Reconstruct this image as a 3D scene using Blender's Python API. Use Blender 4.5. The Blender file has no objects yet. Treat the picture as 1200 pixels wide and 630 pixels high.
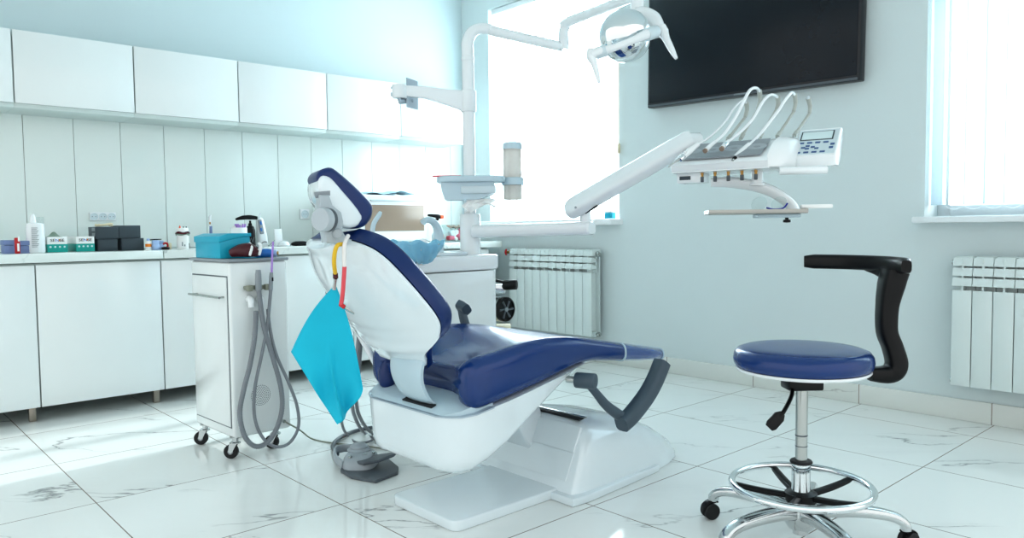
import bpy, bmesh, math, random
from math import sin, cos, pi, radians as rad, hypot, sqrt
from mathutils import Vector, Matrix, Euler

random.seed(7)
C = bpy.context.scene.collection

# ------------------------------------------------------------------ camera model (measured from the room's edges)
FPX, PITCH, YAW, ROLL, EYE = 891.0, 0.05415751, 0.83332635, -0.01156881, 0.925
FW = Vector((cos(YAW)*cos(PITCH), sin(YAW)*cos(PITCH), -sin(PITCH)))
R0 = Vector((sin(YAW), -cos(YAW), 0)); U0 = R0.cross(FW)
RT = cos(ROLL)*R0 + sin(ROLL)*U0; UP = -sin(ROLL)*R0 + cos(ROLL)*U0
CAM = Vector((0, 0, EYE))
def ray(px, py): return FW + RT*((px-600)/FPX) - UP*((py-315)/FPX)
def atZ(px, py, z=0.0): d = ray(px, py); return CAM + d*((z-EYE)/d.z)
def atX(px, py, x): d = ray(px, py); return CAM + d*(x/d.x)
def atY(px, py, y): d = ray(px, py); return CAM + d*(y/d.y)
def atD(px, py, D): d = ray(px, py); return CAM + d*(D/(d.x*FW.x+d.y*FW.y))

# ------------------------------------------------------------------ mesh helpers
class MB:
    def __init__(s): s.bm = bmesh.new()
    def _merge(s, bm, M=None):
        if M is not None: bmesh.ops.transform(bm, matrix=M, verts=bm.verts)
        me = bpy.data.meshes.new('tmp'); bm.to_mesh(me); bm.free()
        s.bm.from_mesh(me); bpy.data.meshes.remove(me); return s
    def box(s, lo, hi, bevel=0.0, seg=2, M=None):
        lo, hi = Vector(lo), Vector(hi); bm = bmesh.new()
        bmesh.ops.create_cube(bm, size=1)
        bmesh.ops.scale(bm, vec=(hi-lo), verts=bm.verts); bmesh.ops.translate(bm, vec=(lo+hi)/2, verts=bm.verts)
        if bevel: bmesh.ops.bevel(bm, geom=bm.edges[:], offset=bevel, segments=seg, profile=.5, affect='EDGES')
        return s._merge(bm, M)
    def cbox(s, c, size, bevel=0.0, rot=(0,0,0), seg=2):
        h = Vector(size)/2
        return s.box(-h, h, bevel, seg, Matrix.Translation(c) @ Euler(rot).to_matrix().to_4x4())
    def loft(s, rings, cap=True, closed=False, M=None):
        bm = bmesh.new(); V = [[bm.verts.new(p) for p in r] for r in rings]; n = len(rings[0])
        for a, b in (zip(V, V[1:]+V[:1]) if closed else zip(V, V[1:])):
            for i in range(n):
                j = (i+1) % n
                try: bm.faces.new((a[i], a[j], b[j], b[i]))
                except ValueError: pass
        if cap and not closed:
            bm.faces.new(V[0][::-1]); bm.faces.new(V[-1])
        bmesh.ops.recalc_face_normals(bm, faces=bm.faces)
        return s._merge(bm, M)
    def tube(s, pts, r, n=10, smooth=0, cap=True, closed=False, sq=None):
        pts = [Vector(p) for p in pts]; rs = r if isinstance(r, (list, tuple)) else [r]*len(pts)
        if smooth: pts, rs = spline(pts, rs, smooth, closed)
        rings = []; m = len(pts)
        def tan(i):
            if closed: return (pts[(i+1)%m]-pts[i-1]).normalized()
            return (pts[min(i+1, m-1)]-pts[max(i-1, 0)]).normalized()
        t = tan(0); u = t.orthogonal().normalized()
        if sq: u = (Vector(sq[2]) - t*t.dot(Vector(sq[2]))).normalized()
        for i in range(m):
            t2 = tan(i); u = (u - t2*t2.dot(u)).normalized(); v = t2.cross(u)
            if sq:   # flattened section: half sizes sq[0] along u, sq[1] along v, times r
                ring = []
                for k in range(n):
                    a = 2*pi*k/n; cx, cy = cos(a), sin(a); e = .55
                    ring.append(pts[i] + u*(rs[i]*sq[0]*math.copysign(abs(cx)**e, cx)) + v*(rs[i]*sq[1]*math.copysign(abs(cy)**e, cy)))
                rings.append(ring)
            else:
                rings.append([pts[i] + (u*cos(2*pi*k/n) + v*sin(2*pi*k/n))*rs[i] for k in range(n)])
        return s.loft(rings, cap, closed)
    def lathe(s, prof, c=(0,0,0), n=24, axis=(0,0,1), sx=1.0, sy=1.0):
        q = Vector((0,0,1)).rotation_difference(Vector(axis)).to_matrix().to_4x4()
        rings = [[Vector((max(r,1e-4)*cos(2*pi*k/n)*sx, max(r,1e-4)*sin(2*pi*k/n)*sy, z)) for k in range(n)] for r, z in prof]
        return s.loft(rings, True, False, Matrix.Translation(c) @ q)
    def cyl(s, a, b, r, n=20, bevel=0.0):
        a, b = Vector(a), Vector(b); L = (b-a).length
        p = [(r, 0), (r, L)] if not bevel else [(r-bevel, 0), (r-bevel*.3, bevel*.3), (r, bevel), (r, L-bevel), (r-bevel*.3, L-bevel*.3), (r-bevel, L)]
        return s.lathe(p, a, n, (b-a).normalized())
    def prism(s, poly, mp, d0, d1, bevel=0.0, seg=3):
        """poly of (a,b); mp(a,b,d) -> point"""
        bm = bmesh.new()
        A = [bm.verts.new(mp(a, b, d0)) for a, b in poly]; B = [bm.verts.new(mp(a, b, d1)) for a, b in poly]
        n = len(poly); caps = [bm.faces.new(A), bm.faces.new(B[::-1])]
        for i in range(n): bm.faces.new((A[i], B[i], B[(i+1)%n], A[(i+1)%n]))
        bmesh.ops.recalc_face_normals(bm, faces=bm.faces)
        if bevel:
            ed = list({e for f in caps for e in f.edges})
            bmesh.ops.bevel(bm, geom=ed, offset=bevel, segments=seg, profile=.5, affect='EDGES', clamp_overlap=True)
        return s._merge(bm)
    def grid(s, fn, nu, nv, thick=0.0):
        bm = bmesh.new(); V = [[bm.verts.new(fn(i/nu, j/nv)) for j in range(nv+1)] for i in range(nu+1)]
        for i in range(nu):
            for j in range(nv): bm.faces.new((V[i][j], V[i+1][j], V[i+1][j+1], V[i][j+1]))
        if thick:
            bm.normal_update(); bmesh.ops.solidify(bm, geom=bm.faces[:], thickness=thick)
        return s._merge(bm)
    def xf(s, M): bmesh.ops.transform(s.bm, matrix=M, verts=s.bm.verts); return s

def spline(pts, rs, k, closed=False):
    m = len(pts); out, ro = [], []
    def g(i): return pts[i % m] if closed else pts[max(0, min(m-1, i))]
    def gr(i): return rs[i % m] if closed else rs[max(0, min(m-1, i))]
    for i in range(m if closed else m-1):
        p0, p1, p2, p3 = g(i-1), g(i), g(i+1), g(i+2)
        for j in range(k):
            t = j/k
            out.append(.5*((2*p1) + (p2-p0)*t + (2*p0-5*p1+4*p2-p3)*t*t + (3*p1-p0-3*p2+p3)*t**3))
            ro.append(gr(i)*(1-t)+gr(i+1)*t)
    if not closed: out.append(pts[-1]); ro.append(rs[-1])
    return out, ro

def wm(o):
    M = Matrix.LocRotScale(o.location, o.rotation_euler, None)
    return wm(o.parent) @ M if o.parent else M
def obj(name, mb, mat, parent=None, sharp=38, **kw):
    """one mesh object from geometry given in world coordinates"""
    bm = mb.bm
    base = Vector((0,0,0))
    if bm.verts:
        lo = Vector([min(v.co[i] for v in bm.verts) for i in range(3)]); hi = Vector([max(v.co[i] for v in bm.verts) for i in range(3)])
        base = Vector(((lo.x+hi.x)/2, (lo.y+hi.y)/2, lo.z if parent is None else (lo.z+hi.z)/2))
    me = bpy.data.meshes.new(name)
    o = bpy.data.objects.new(name, me); C.objects.link(o)
    if parent is not None:
        o.parent = parent; W = wm(parent); o.location = W.inverted() @ base
    else: o.location = base
    bmesh.ops.transform(bm, matrix=wm(o).inverted(), verts=bm.verts)
    bm.to_mesh(me); bm.free()
    for m in (mat if isinstance(mat, (list, tuple)) else [mat]): me.materials.append(m)
    me.shade_smooth()
    if sharp: me.set_sharp_from_angle(angle=rad(sharp))
    for k, v in kw.items(): o[k] = v
    return o
def thing(name, label, cat, loc=(0,0,0), rotz=0.0, group=None):
    o = bpy.data.objects.new(name, None); C.objects.link(o); o.location = loc; o.rotation_euler = (0,0,rotz)
    o.empty_display_size = .05
    o['label'] = label; o['category'] = cat
    if group: o['group'] = group
    return o
def tag(o, label, cat, group=None):
    o['label'] = label; o['category'] = cat
    if group: o['group'] = group
    return o
def struct(name, mb, mat, parent=None, **kw):
    o = obj(name, mb, mat, parent, **kw)
    if parent is None: o['kind'] = 'structure'
    return o
def dup(root, loc, label, rotz=None):
    r = root.copy(); C.objects.link(r); r.location = loc; r['label'] = label
    if rotz is not None: r.rotation_euler = (0,0,rotz)
    for ch in list(root.children):
        c = ch.copy(); C.objects.link(c); c.parent = r
        for g in ch.children:
            d = g.copy(); C.objects.link(d); d.parent = c
    return r
def text_mesh(body, size, M, depth=.0006):
    cu = bpy.data.curves.new('t', 'FONT'); cu.body = body; cu.size = size; cu.extrude = depth; cu.align_x = 'CENTER'; cu.align_y = 'CENTER'; cu.resolution_u = 3
    o = bpy.data.objects.new('t', cu); C.objects.link(o)
    dg = bpy.context.evaluated_depsgraph_get(); me = bpy.data.meshes.new_from_object(o.evaluated_get(dg))
    mb = MB(); mb.bm.from_mesh(me); mb.xf(M)
    bpy.data.objects.remove(o); bpy.data.curves.remove(cu); bpy.data.meshes.remove(me); return mb

# ------------------------------------------------------------------ materials
def s2l(c): return c/12.92 if c <= .04045 else ((c+.055)/1.055)**2.4
def hexc(h): h = h.lstrip('#'); return tuple(s2l(int(h[i:i+2], 16)/255) for i in (0,2,4))
def mat(name, col, rough=.4, metal=0.0, var=.03, scale=8.0, coat=0.0, bump=0.0, trans=0.0, alpha=1.0, spec=None):
    m = bpy.data.materials.new(name); m.use_nodes = True; nt = m.node_tree; b = nt.nodes['Principled BSDF']
    c = hexc(col) if isinstance(col, str) else col
    tc = nt.nodes.new('ShaderNodeTexCoord'); nz = nt.nodes.new('ShaderNodeTexNoise'); nz.inputs['Scale'].default_value = scale; nz.inputs['Detail'].default_value = 3
    nt.links.new(tc.outputs['Object'], nz.inputs['Vector'])
    mx = nt.nodes.new('ShaderNodeMix'); mx.data_type = 'RGBA'
    mx.inputs['A'].default_value = tuple(x*(1-var) for x in c)+(1,); mx.inputs['B'].default_value = tuple(min(1, x*(1+var)) for x in c)+(1,)
    nt.links.new(nz.outputs['Fac'], mx.inputs['Factor']); nt.links.new(mx.outputs['Result'], b.inputs['Base Color'])
    b.inputs['Roughness'].default_value = rough; b.inputs['Metallic'].default_value = metal
    b.inputs['Coat Weight'].default_value = coat; b.inputs['Coat Roughness'].default_value = .06
    b.inputs['Transmission Weight'].default_value = trans; b.inputs['Alpha'].default_value = alpha
    if spec is not None: b.inputs['Specular IOR Level'].default_value = spec
    if bump:
        bp = nt.nodes.new('ShaderNodeBump'); bp.inputs['Strength'].default_value = bump; bp.inputs['Distance'].default_value = .01
        n2 = nt.nodes.new('ShaderNodeTexNoise'); n2.inputs['Scale'].default_value = scale*12; nt.links.new(tc.outputs['Object'], n2.inputs['Vector'])
        nt.links.new(n2.outputs['Fac'], bp.inputs['Height']); nt.links.new(bp.outputs['Normal'], b.inputs['Normal'])
    return m
def math_node(nt, op, a, b=None, c=None):
    n = nt.nodes.new('ShaderNodeMath'); n.operation = op
    for i, v in enumerate((a, b, c)):
        if v is None: continue
        if isinstance(v, (int, float)): n.inputs[i].default_value = v
        else: nt.links.new(v, n.inputs[i])
    return n.outputs[0]
def marble(name, base, tile=None, off=(0,0), rough=.1, vein='#73787a', vang=0.0, grout='#8d7f74', dens=1.0, coat=0.0):
    m = bpy.data.materials.new(name); m.use_nodes = True; nt = m.node_tree; L = nt.links.new; b = nt.nodes['Principled BSDF']
    geo = nt.nodes.new('ShaderNodeNewGeometry'); sep = nt.nodes.new('ShaderNodeSeparateXYZ'); L(geo.outputs['Position'], sep.inputs[0])
    x, y, z = sep.outputs
    vec = geo.outputs['Position']; gm = None
    if tile:
        tx = math_node(nt, 'DIVIDE', math_node(nt, 'SUBTRACT', x, off[0]), tile); ty = math_node(nt, 'DIVIDE', math_node(nt, 'SUBTRACT', y, off[1]), tile)
        ix, iy = math_node(nt, 'FLOOR', tx), math_node(nt, 'FLOOR', ty)
        comb = nt.nodes.new('ShaderNodeCombineXYZ'); L(ix, comb.inputs[0]); L(iy, comb.inputs[1])
        wn = nt.nodes.new('ShaderNodeTexWhiteNoise'); wn.noise_dimensions = '3D'; L(comb.outputs[0], wn.inputs['Vector'])
        sc = nt.nodes.new('ShaderNodeVectorMath'); sc.operation = 'SCALE'; L(wn.outputs['Color'], sc.inputs[0]); sc.inputs['Scale'].default_value = 37.0
        ad = nt.nodes.new('ShaderNodeVectorMath'); ad.operation = 'ADD'; L(geo.outputs['Position'], ad.inputs[0]); L(sc.outputs[0], ad.inputs[1]); vec = ad.outputs[0]
        g = .0019/tile
        def edge(t, i):
            f = math_node(nt, 'SUBTRACT', t, i); return math_node(nt, 'MINIMUM', f, math_node(nt, 'SUBTRACT', 1.0, f))
        gm = math_node(nt, 'LESS_THAN', math_node(nt, 'MINIMUM', edge(tx, ix), edge(ty, iy)), g)
    mp = nt.nodes.new('ShaderNodeMapping'); mp.vector_type = 'TEXTURE'; L(vec, mp.inputs['Vector'])
    mp.inputs['Rotation'].default_value = (0,0,-vang); mp.inputs['Scale'].default_value = (2.0, .55, .65)
    nz = nt.nodes.new('ShaderNodeTexNoise'); nz.inputs['Scale'].default_value = 1.0; nz.inputs['Detail'].default_value = 8; nz.inputs['Roughness'].default_value = .52; nz.inputs['Distortion'].default_value = .25
    L(mp.outputs[0], nz.inputs['Vector'])
    v = math_node(nt, 'ABSOLUTE', math_node(nt, 'SUBTRACT', nz.outputs['Fac'], .5))
    rp = nt.nodes.new('ShaderNodeMapRange'); rp.inputs['From Min'].default_value = 0.0; rp.inputs['From Max'].default_value = .0048*dens; rp.inputs['To Min'].default_value = 1; rp.inputs['To Max'].default_value = 0
    L(v, rp.inputs['Value'])
    n2 = nt.nodes.new('ShaderNodeTexNoise'); n2.inputs['Scale'].default_value = 2.6; n2.inputs['Detail'].default_value = 2; L(vec, n2.inputs['Vector'])
    r2 = nt.nodes.new('ShaderNodeMapRange'); r2.inputs['From Min'].default_value = .41; r2.inputs['From Max'].default_value = .60; L(n2.outputs['Fac'], r2.inputs['Value'])
    vm = math_node(nt, 'MULTIPLY', rp.outputs[0], r2.outputs[0])
    rp2 = nt.nodes.new('ShaderNodeMapRange'); rp2.inputs['From Min'].default_value = 0.0; rp2.inputs['From Max'].default_value = .06; rp2.inputs['To Min'].default_value = .07; rp2.inputs['To Max'].default_value = 0
    L(v, rp2.inputs['Value'])
    tot = math_node(nt, 'ADD', math_node(nt, 'MULTIPLY', vm, .78), math_node(nt, 'MULTIPLY', rp2.outputs[0], r2.outputs[0]))
    mx = nt.nodes.new('ShaderNodeMix'); mx.data_type = 'RGBA'; mx.inputs['A'].default_value = hexc(base)+(1,); mx.inputs['B'].default_value = hexc(vein)+(1,); L(tot, mx.inputs['Factor'])
    col = mx.outputs['Result']
    if gm is not None:
        m2 = nt.nodes.new('ShaderNodeMix'); m2.data_type = 'RGBA'; L(col, m2.inputs['A']); m2.inputs['B'].default_value = hexc(grout)+(1,); L(gm, m2.inputs['Factor']); col = m2.outputs['Result']
    L(col, b.inputs['Base Color']); b.inputs['Roughness'].default_value = rough
    return m
def sheer(name, col, transp=.3):
    m = bpy.data.materials.new(name); m.use_nodes = True; nt = m.node_tree; L = nt.links.new
    nt.nodes.remove(nt.nodes['Principled BSDF']); out = nt.nodes['Material Output']
    tr = nt.nodes.new('ShaderNodeBsdfTranslucent'); df = nt.nodes.new('ShaderNodeBsdfDiffuse'); tp = nt.nodes.new('ShaderNodeBsdfTransparent')
    tc = nt.nodes.new('ShaderNodeTexCoord'); wv = nt.nodes.new('ShaderNodeTexNoise'); wv.inputs['Scale'].default_value = 60; L(tc.outputs['Object'], wv.inputs['Vector'])
    cr = nt.nodes.new('ShaderNodeMix'); cr.data_type = 'RGBA'; c = hexc(col); cr.inputs['A'].default_value = tuple(x*.94 for x in c)+(1,); cr.inputs['B'].default_value = c+(1,); L(wv.outputs['Fac'], cr.inputs['Factor'])
    L(cr.outputs['Result'], tr.inputs['Color']); L(cr.outputs['Result'], df.inputs['Color'])
    a = nt.nodes.new('ShaderNodeMixShader'); a.inputs[0].default_value = .35; L(tr.outputs[0], a.inputs[1]); L(df.outputs[0], a.inputs[2])
    b = nt.nodes.new('ShaderNodeMixShader'); b.inputs[0].default_value = transp; L(a.outputs[0], b.inputs[1]); L(tp.outputs[0], b.inputs[2]); L(b.outputs[0], out.inputs[0])
    return m
def thin_glass(name, col='#f2fbff', refl=.08):
    m = bpy.data.materials.new(name); m.use_nodes = True; nt = m.node_tree; L = nt.links.new
    nt.nodes.remove(nt.nodes['Principled BSDF']); out = nt.nodes['Material Output']
    tp = nt.nodes.new('ShaderNodeBsdfTransparent'); tp.inputs[0].default_value = hexc(col)+(1,); gl = nt.nodes.new('ShaderNodeBsdfGlossy'); gl.inputs['Roughness'].default_value = .03
    lw = nt.nodes.new('ShaderNodeLayerWeight'); pw = math_node(nt, 'POWER', lw.outputs['Facing'], 4.0); fr = math_node(nt, 'MULTIPLY_ADD', pw, .5, .04)
    mx = nt.nodes.new('ShaderNodeMixShader'); L(fr, mx.inputs[0]); L(tp.outputs[0], mx.inputs[1]); L(gl.outputs[0], mx.inputs[2]); L(mx.outputs[0], out.inputs[0])
    return m

M = dict(
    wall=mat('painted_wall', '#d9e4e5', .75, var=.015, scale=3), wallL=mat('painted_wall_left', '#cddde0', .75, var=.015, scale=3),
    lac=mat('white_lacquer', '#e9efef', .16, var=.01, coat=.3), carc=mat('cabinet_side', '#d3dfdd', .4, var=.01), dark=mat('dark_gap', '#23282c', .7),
    panel=mat('gloss_wall_panel', '#e2ebe8', .07, var=.01), joint=mat('panel_joint', '#b9b2aa', .6), groove=mat('rest_groove_grey', '#a7b0b6', .35), footm=mat('cabinet_leg_steel', '#9c948a', .3, .8),
    steel=mat('brushed_steel', '#b9bdbb', .25, 1.0), chrome=mat('chrome', '#e6eaec', .05, 1.0, var=.01), alu=mat('polished_aluminium', '#cfd3d4', .14, 1.0),
    white=mat('white_plastic', '#edf2f4', .2, var=.01, coat=.25), shell=mat('white_gloss_shell', '#e4eef2', .1, var=.01, coat=.6), pale=mat('pale_blue_plastic', '#c3d7e0', .25, var=.01), palew=mat('pale_grey_plastic', '#cfdde2', .3, var=.01),
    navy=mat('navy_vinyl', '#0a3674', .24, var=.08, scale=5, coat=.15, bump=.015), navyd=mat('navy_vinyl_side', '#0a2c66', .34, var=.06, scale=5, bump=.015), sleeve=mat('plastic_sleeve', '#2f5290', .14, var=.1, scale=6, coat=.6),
    grey=mat('grey_hose', '#868c92', .45, var=.05), gm=mat('grey_plastic', '#949ca2', .4), armg=mat('armrest_grey', '#475763', .42), dgrey=mat('dark_grey_plastic', '#5a6269', .4), black=mat('black_plastic', '#07090c', .34, spec=.3), blackm=mat('black_rubber', '#15181b', .6),
    rad=mat('radiator_enamel', '#dbe6e5', .3, var=.01), marblec=marble('worktop_marble', '#e4edeb', None, rough=.15, vein='#8d9aa0', vang=.7, dens=1.4),
    floor=marble('marble_floor_tile', '#f1f4f2', .6, (.66, 1.06), rough=.09, vang=rad(42), grout='#7d7066'), skirt=marble('marble_skirting', '#e2e6e2', .6, (.62, 1.07), rough=.2, vang=rad(90), vein='#6d6a66', dens=.9),
    cyan=mat('cyan_nonwoven', '#0cbbd6', .75, var=.05, scale=14, bump=.03), cyanbox=mat('cyan_plastic', '#12a9c4', .35), teal=mat('teal_print', '#14a79d', .45), 
    red=mat('red_plastic', '#c3242a', .35), pinkred=mat('pink_red_tube', '#df5660', .35), yellow=mat('yellow_tube', '#e3bb2d', .35), clear=mat('clear_tube', '#e6e4e2', .15, var=.02), maroon=mat('maroon_plastic', '#4b0f1d', .25), orange=mat('orange_plastic', '#f0602a', .35),
    bluebox=mat('dusty_blue_card', '#8094c0', .6), lblue=mat('light_blue_film', '#aac4e8', .35), blue=mat('blue_plastic', '#2473c0', .35), bag=mat('blue_plastic_film', '#93d4f7', .2, var=.2, scale=20, alpha=.92), purple=mat('lilac_plastic', '#b690da', .35),
    ivory=mat('ivory', '#e6dcbd', .6), charcoal=mat('charcoal_card', '#3e4b53', .55, var=.04), charc2=mat('charcoal_side', '#333c43', .6), paper=mat('white_paper', '#f3f5f4', .7), gold=mat('brass', '#b08a52', .3, 1.0), brown=mat('smoked_glass', '#9a8a7c', .14, var=.12, scale=2.5), pink=mat('pink_plastic', '#f07f96', .4),
    tv=mat('tv_screen', '#0a1721', .25, var=.05, spec=.32), tvb=mat('tv_bezel', '#14191f', .3), lcd=mat('lcd_glass', '#d6e8ea', .15), ink=mat('ink_black', '#171717', .6), inkg=mat('ink_grey', '#8c959a', .6), btn=mat('button_blue', '#4a6795', .4), olive=mat('holder_olive', '#8d9183', .45), tray=mat('tray_steel', '#a9aaa6', .3, 1.0), amber=mat('ink_orange', '#ea8a2c', .6), inkb=mat('ink_blue', '#2a7fd0', .6), creamp=sheer('cup_plastic', '#f0ebe6', .08), knob=mat('grey_white_plastic', '#b4bec4', .35), rod=mat('whip_grey', '#b3b8b2', .35), linen=mat('pale_tissue', '#bfe0ec', .6),
    pvc=mat('window_pvc', '#eff4f6', .3), blind=sheer('blind_fabric', '#e9f2f6', .2), blind2=sheer('blind_fabric_denser', '#a3b5bd', .05), glass=thin_glass('pane_glass'), tglass=thin_glass('clear_plastic', '#f4f8f8'), chassis=mat('mount_metal', '#aebdc8', .35, .3), sacrf=mat('saucer', '#d3dee4', .2), bluedk=mat('tip_blue', '#24309a', .3), green=mat('olive_cloth', '#8fa294', .8),
)
# ================================================================== THE ROOM
WX, WY, WH = 3.93, 4.90, 2.95          # inner faces of the window wall and of the cabinet wall, room height
struct('floor', MB().box((-1.6,-1.2,-.08), (WX+.25, WY+.2, 0)), M['floor'])
struct('ceiling', MB().box((-1.6,-1.2,WH), (WX+.27, WY+.2, WH+.1)), M['wall'])  # out of view; added to block sky light and shade the wall tops
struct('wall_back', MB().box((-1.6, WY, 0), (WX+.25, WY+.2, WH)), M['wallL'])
W1A, W1B, W2A, W2B, WZ0, WZ1 = 3.26, 4.57, .02, 1.375, .955, 2.62     # window openings along y, sill and head heights
mb = MB(); T = WX+.27
for y0, y1, z0, z1 in ((-1.2, WY, 0, WZ0), (-1.2, WY, WZ1, WH), (-1.2, W2A, WZ0, WZ1), (W2B, W1A, WZ0, WZ1), (W1B, WY, WZ0, WZ1)):
    mb.box((WX, y0, z0), (T, y1, z1))
struct('wall_right', mb, M['wall'])
struct('baseboard_right', MB().box((WX-.012, -1.2, 0), (WX-.0005, 4.28, .1), .003), M['skirt'])
for k, (ya, yb) in enumerate(((W1A, W1B), (W2A, W2B)), 1):
    xw = WX+.17
    mb = MB(); f = .055
    for a, b in (((ya, WZ0), (ya+f, WZ1)), ((yb-f, WZ0), (yb, WZ1)), ((ya+f, WZ0), (yb-f, WZ0+f)), ((ya+f, WZ1-f), (yb-f, WZ1)), (((ya+yb)/2-f*.7, WZ0+f), ((ya+yb)/2+f*.7, WZ1-f)), ((ya+f, 2.06), (yb-f, 2.12))):
        mb.box((xw, a[0], a[1]), (xw+.06, b[0], b[1]), .004)
    w = struct('window_%d' % k, mb, M['pvc'])
    struct('pane', MB().grid(lambda u, v: Vector((xw+.023, ya+f*.5+u*(yb-ya-f), WZ0+f*.5+v*(WZ1-WZ0-f))), 1, 1), M['glass'], w)
    s = MB().box((WX-.125, ya-.035, WZ0-.03), (xw, yb+.05 if k == 1 else yb+.015, WZ0), .008)
    if k == 1: s = MB().box((WX-.125, ya-.03, WZ0-.018), (xw, yb+.05, WZ0+.022), .008)
    struct('trim_%d' % k, s, M['pvc'])
# glossy white wall panels between worktop and wall cabinets: one board each with a thin joint
mb = MB(); x = .1
xs = [-.87+.245*i for i in range(0, 21)]
for i in range(len(xs)-1):
    mb.box((xs[i]+.0012, WY-.012, .828), (min(xs[i+1]-.0012, 3.9), WY-.001, 1.64), .001, 1)
struct('trim_3', mb, M['panel'])
struct('trim_4', MB().box((-.87, WY-.004, .828), (3.9, WY-.0005, 1.62)), M['joint'])

# vertical blinds, one hanging strip each
def blind(ya, yb, label, ang, seed, bm_='blind'):
    random.seed(seed)
    t = thing('vertical_blind', label, 'blind', (WX+.035, (ya+yb)/2, WZ0+.05), 0)
    obj('head_rail', MB().box((WX+.012, ya+.005, WZ1-.045), (WX+.06, yb-.005, WZ1-.004), .004), M['pvc'], t)
    y = yb-.045; ch = []
    while y > ya+.03:
        a = rad(ang + random.uniform(-7, 7)); hw = .0445; c = Vector((WX+.04, y, 0)); d = Vector((sin(a)*hw, cos(a)*hw, 0))
        def fn(u, v, c=c, d=d): 
            e = (u*2-1); return c + d*e + Vector((.004*(1-e*e), 0, WZ0+.055 + v*(WZ1-.05-WZ0-.055)))
        obj('slat', MB().grid(fn, 4, 1), M[bm_], t)
        ch.append(c - d + Vector((-.012,0,WZ0+.05))); y -= .078
    for a, b in zip(ch, ch[1:]):
        pts = [a.lerp(b, i/6) - Vector((0,0,.018*(1-(i/3-1)**2))) for i in range(7)]
        obj('chain', MB().tube(pts, .0016, 5), M['pvc'], t)
    return t
blind(W1A+.02, W1B-.02, 'glowing white vertical blind in the window behind the dental light', 14, 1)
blind(W2A, W2B-.002, 'white vertical blind in the window beside the wall television', 20, 2, 'blind2')

# ================================================================== CABINETS ON THE BACK WALL
def wall_cab(x0, x1, label, zb=1.592, zt=1.962):
    t = thing('wall_cabinet', label, 'cabinet', ((x0+x1)/2, 4.75, 1.562), 0, 'white wall cabinets')
    obj('carcass', MB().box((x0, 4.623, 1.57), (x1, WY-.002, zt-.004), .002), M['carc'], t)
    obj('door', MB().box((x0+.0035, 4.60, zb), (x1-.0035, 4.62, zt), .002), M['lac'], t)
UX = [.17, .765, 1.34, 1.935, 2.535, 3.12, 3.715]
UL = ['white flat-fronted wall cabinet cut off by the left edge of the photo', 'white flat-fronted wall cabinet second from the left, above the pale blue boxes', 'white wall cabinet above the triple socket and black boxes',
      'white wall cabinet above the dental chair headrest', 'white wall cabinet directly left of the monitor bracket plate', 'last white wall cabinet before the corner, behind the bracket arm']
for i in range(6): wall_cab(UX[i], UX[i+1], UL[i])
def base_cab(x0, x1, label, legs=(0, 1)):
    t = thing('base_cabinet', label, 'cabinet', ((x0+x1)/2, 4.6, 0), 0, 'white base cabinets')
    obj('carcass', MB().box((x0+.001, 4.302, .082), (x1-.001, WY-.02, .778), .002), M['carc'], t)
    obj('door', MB().box((x0+.003, 4.28, .075), (x1-.003, 4.30, .770), .002), M['lac'], t)
    for sx in legs:
        lx = x0+.03 if sx == 0 else x1-.03
        for ly in (4.34, 4.82):
            obj('leg', MB().cbox((lx, ly, .041), (.03, .03, .082), .002), M['footm'], t)
BX = [.1, .765, 1.345, 1.93, 2.51, 3.09, 3.66]
BL = ['white base cabinet cut off by the left photo edge', 'white base cabinet under the glove boxes and black boxes', 'white base cabinet just left of the wheeled cart',
      'white base cabinet behind the wheeled suction cart', 'white base cabinet behind the blue bib and backrest', 'white base cabinet at the corner end, behind the spittoon unit']
for i in range(6): base_cab(BX[i], BX[i+1], BL[i], (1,) if i < 5 else (0, 1))
obj('worktop', MB().box((.05, 4.255, .782), (1.352, WY-.012, .826), .004), M['marblec'], label='marble-look worktop carrying the glove boxes, left of the joint', category='worktop', group='marble-look worktops')
obj('worktop', MB().box((1.357, 4.255, .782), (3.77, WY-.012, .826), .004), M['marblec'], label='marble-look worktop right of the joint, carrying the white steriliser', category='worktop', group='marble-look worktops')
CT = .8265
# sockets
def socket(x0, x1, z0, z1, n, label):
    y = WY-.0135
    t = thing('wall_socket', label, 'socket', ((x0+x1)/2, y, z0), 0)
    obj('plate', MB().box((x0, y-.012, z0), (x1, y, z1), .004), M['white'], t)
    for k in range(n):
        cx = x0+(x1-x0)*(k+.5)/n; cz = (z0+z1)/2; r = min((z1-z0)*.36, .024)
        f = obj('outlet', MB().lathe([(r*1.15, 0), (r*1.15, .003), (r*1.0, .003), (r*.95, .0012), (0, .001)], (cx, y-.012, cz), 20, (0,-1,0)), M['palew'], t)
        for s in (-1, 1): obj('contact_hole', MB().cyl((cx+s*.009, y-.0125, cz), (cx+s*.009, y-.0138, cz), .0028, 8), M['inkg'], f)
socket(1.152, 1.292, .992, 1.042, 3, 'white triple wall socket above the stack of black boxes')
socket(2.46, 2.53, 1.0, 1.07, 1, 'white single wall socket just left of the chair headrest')

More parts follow.
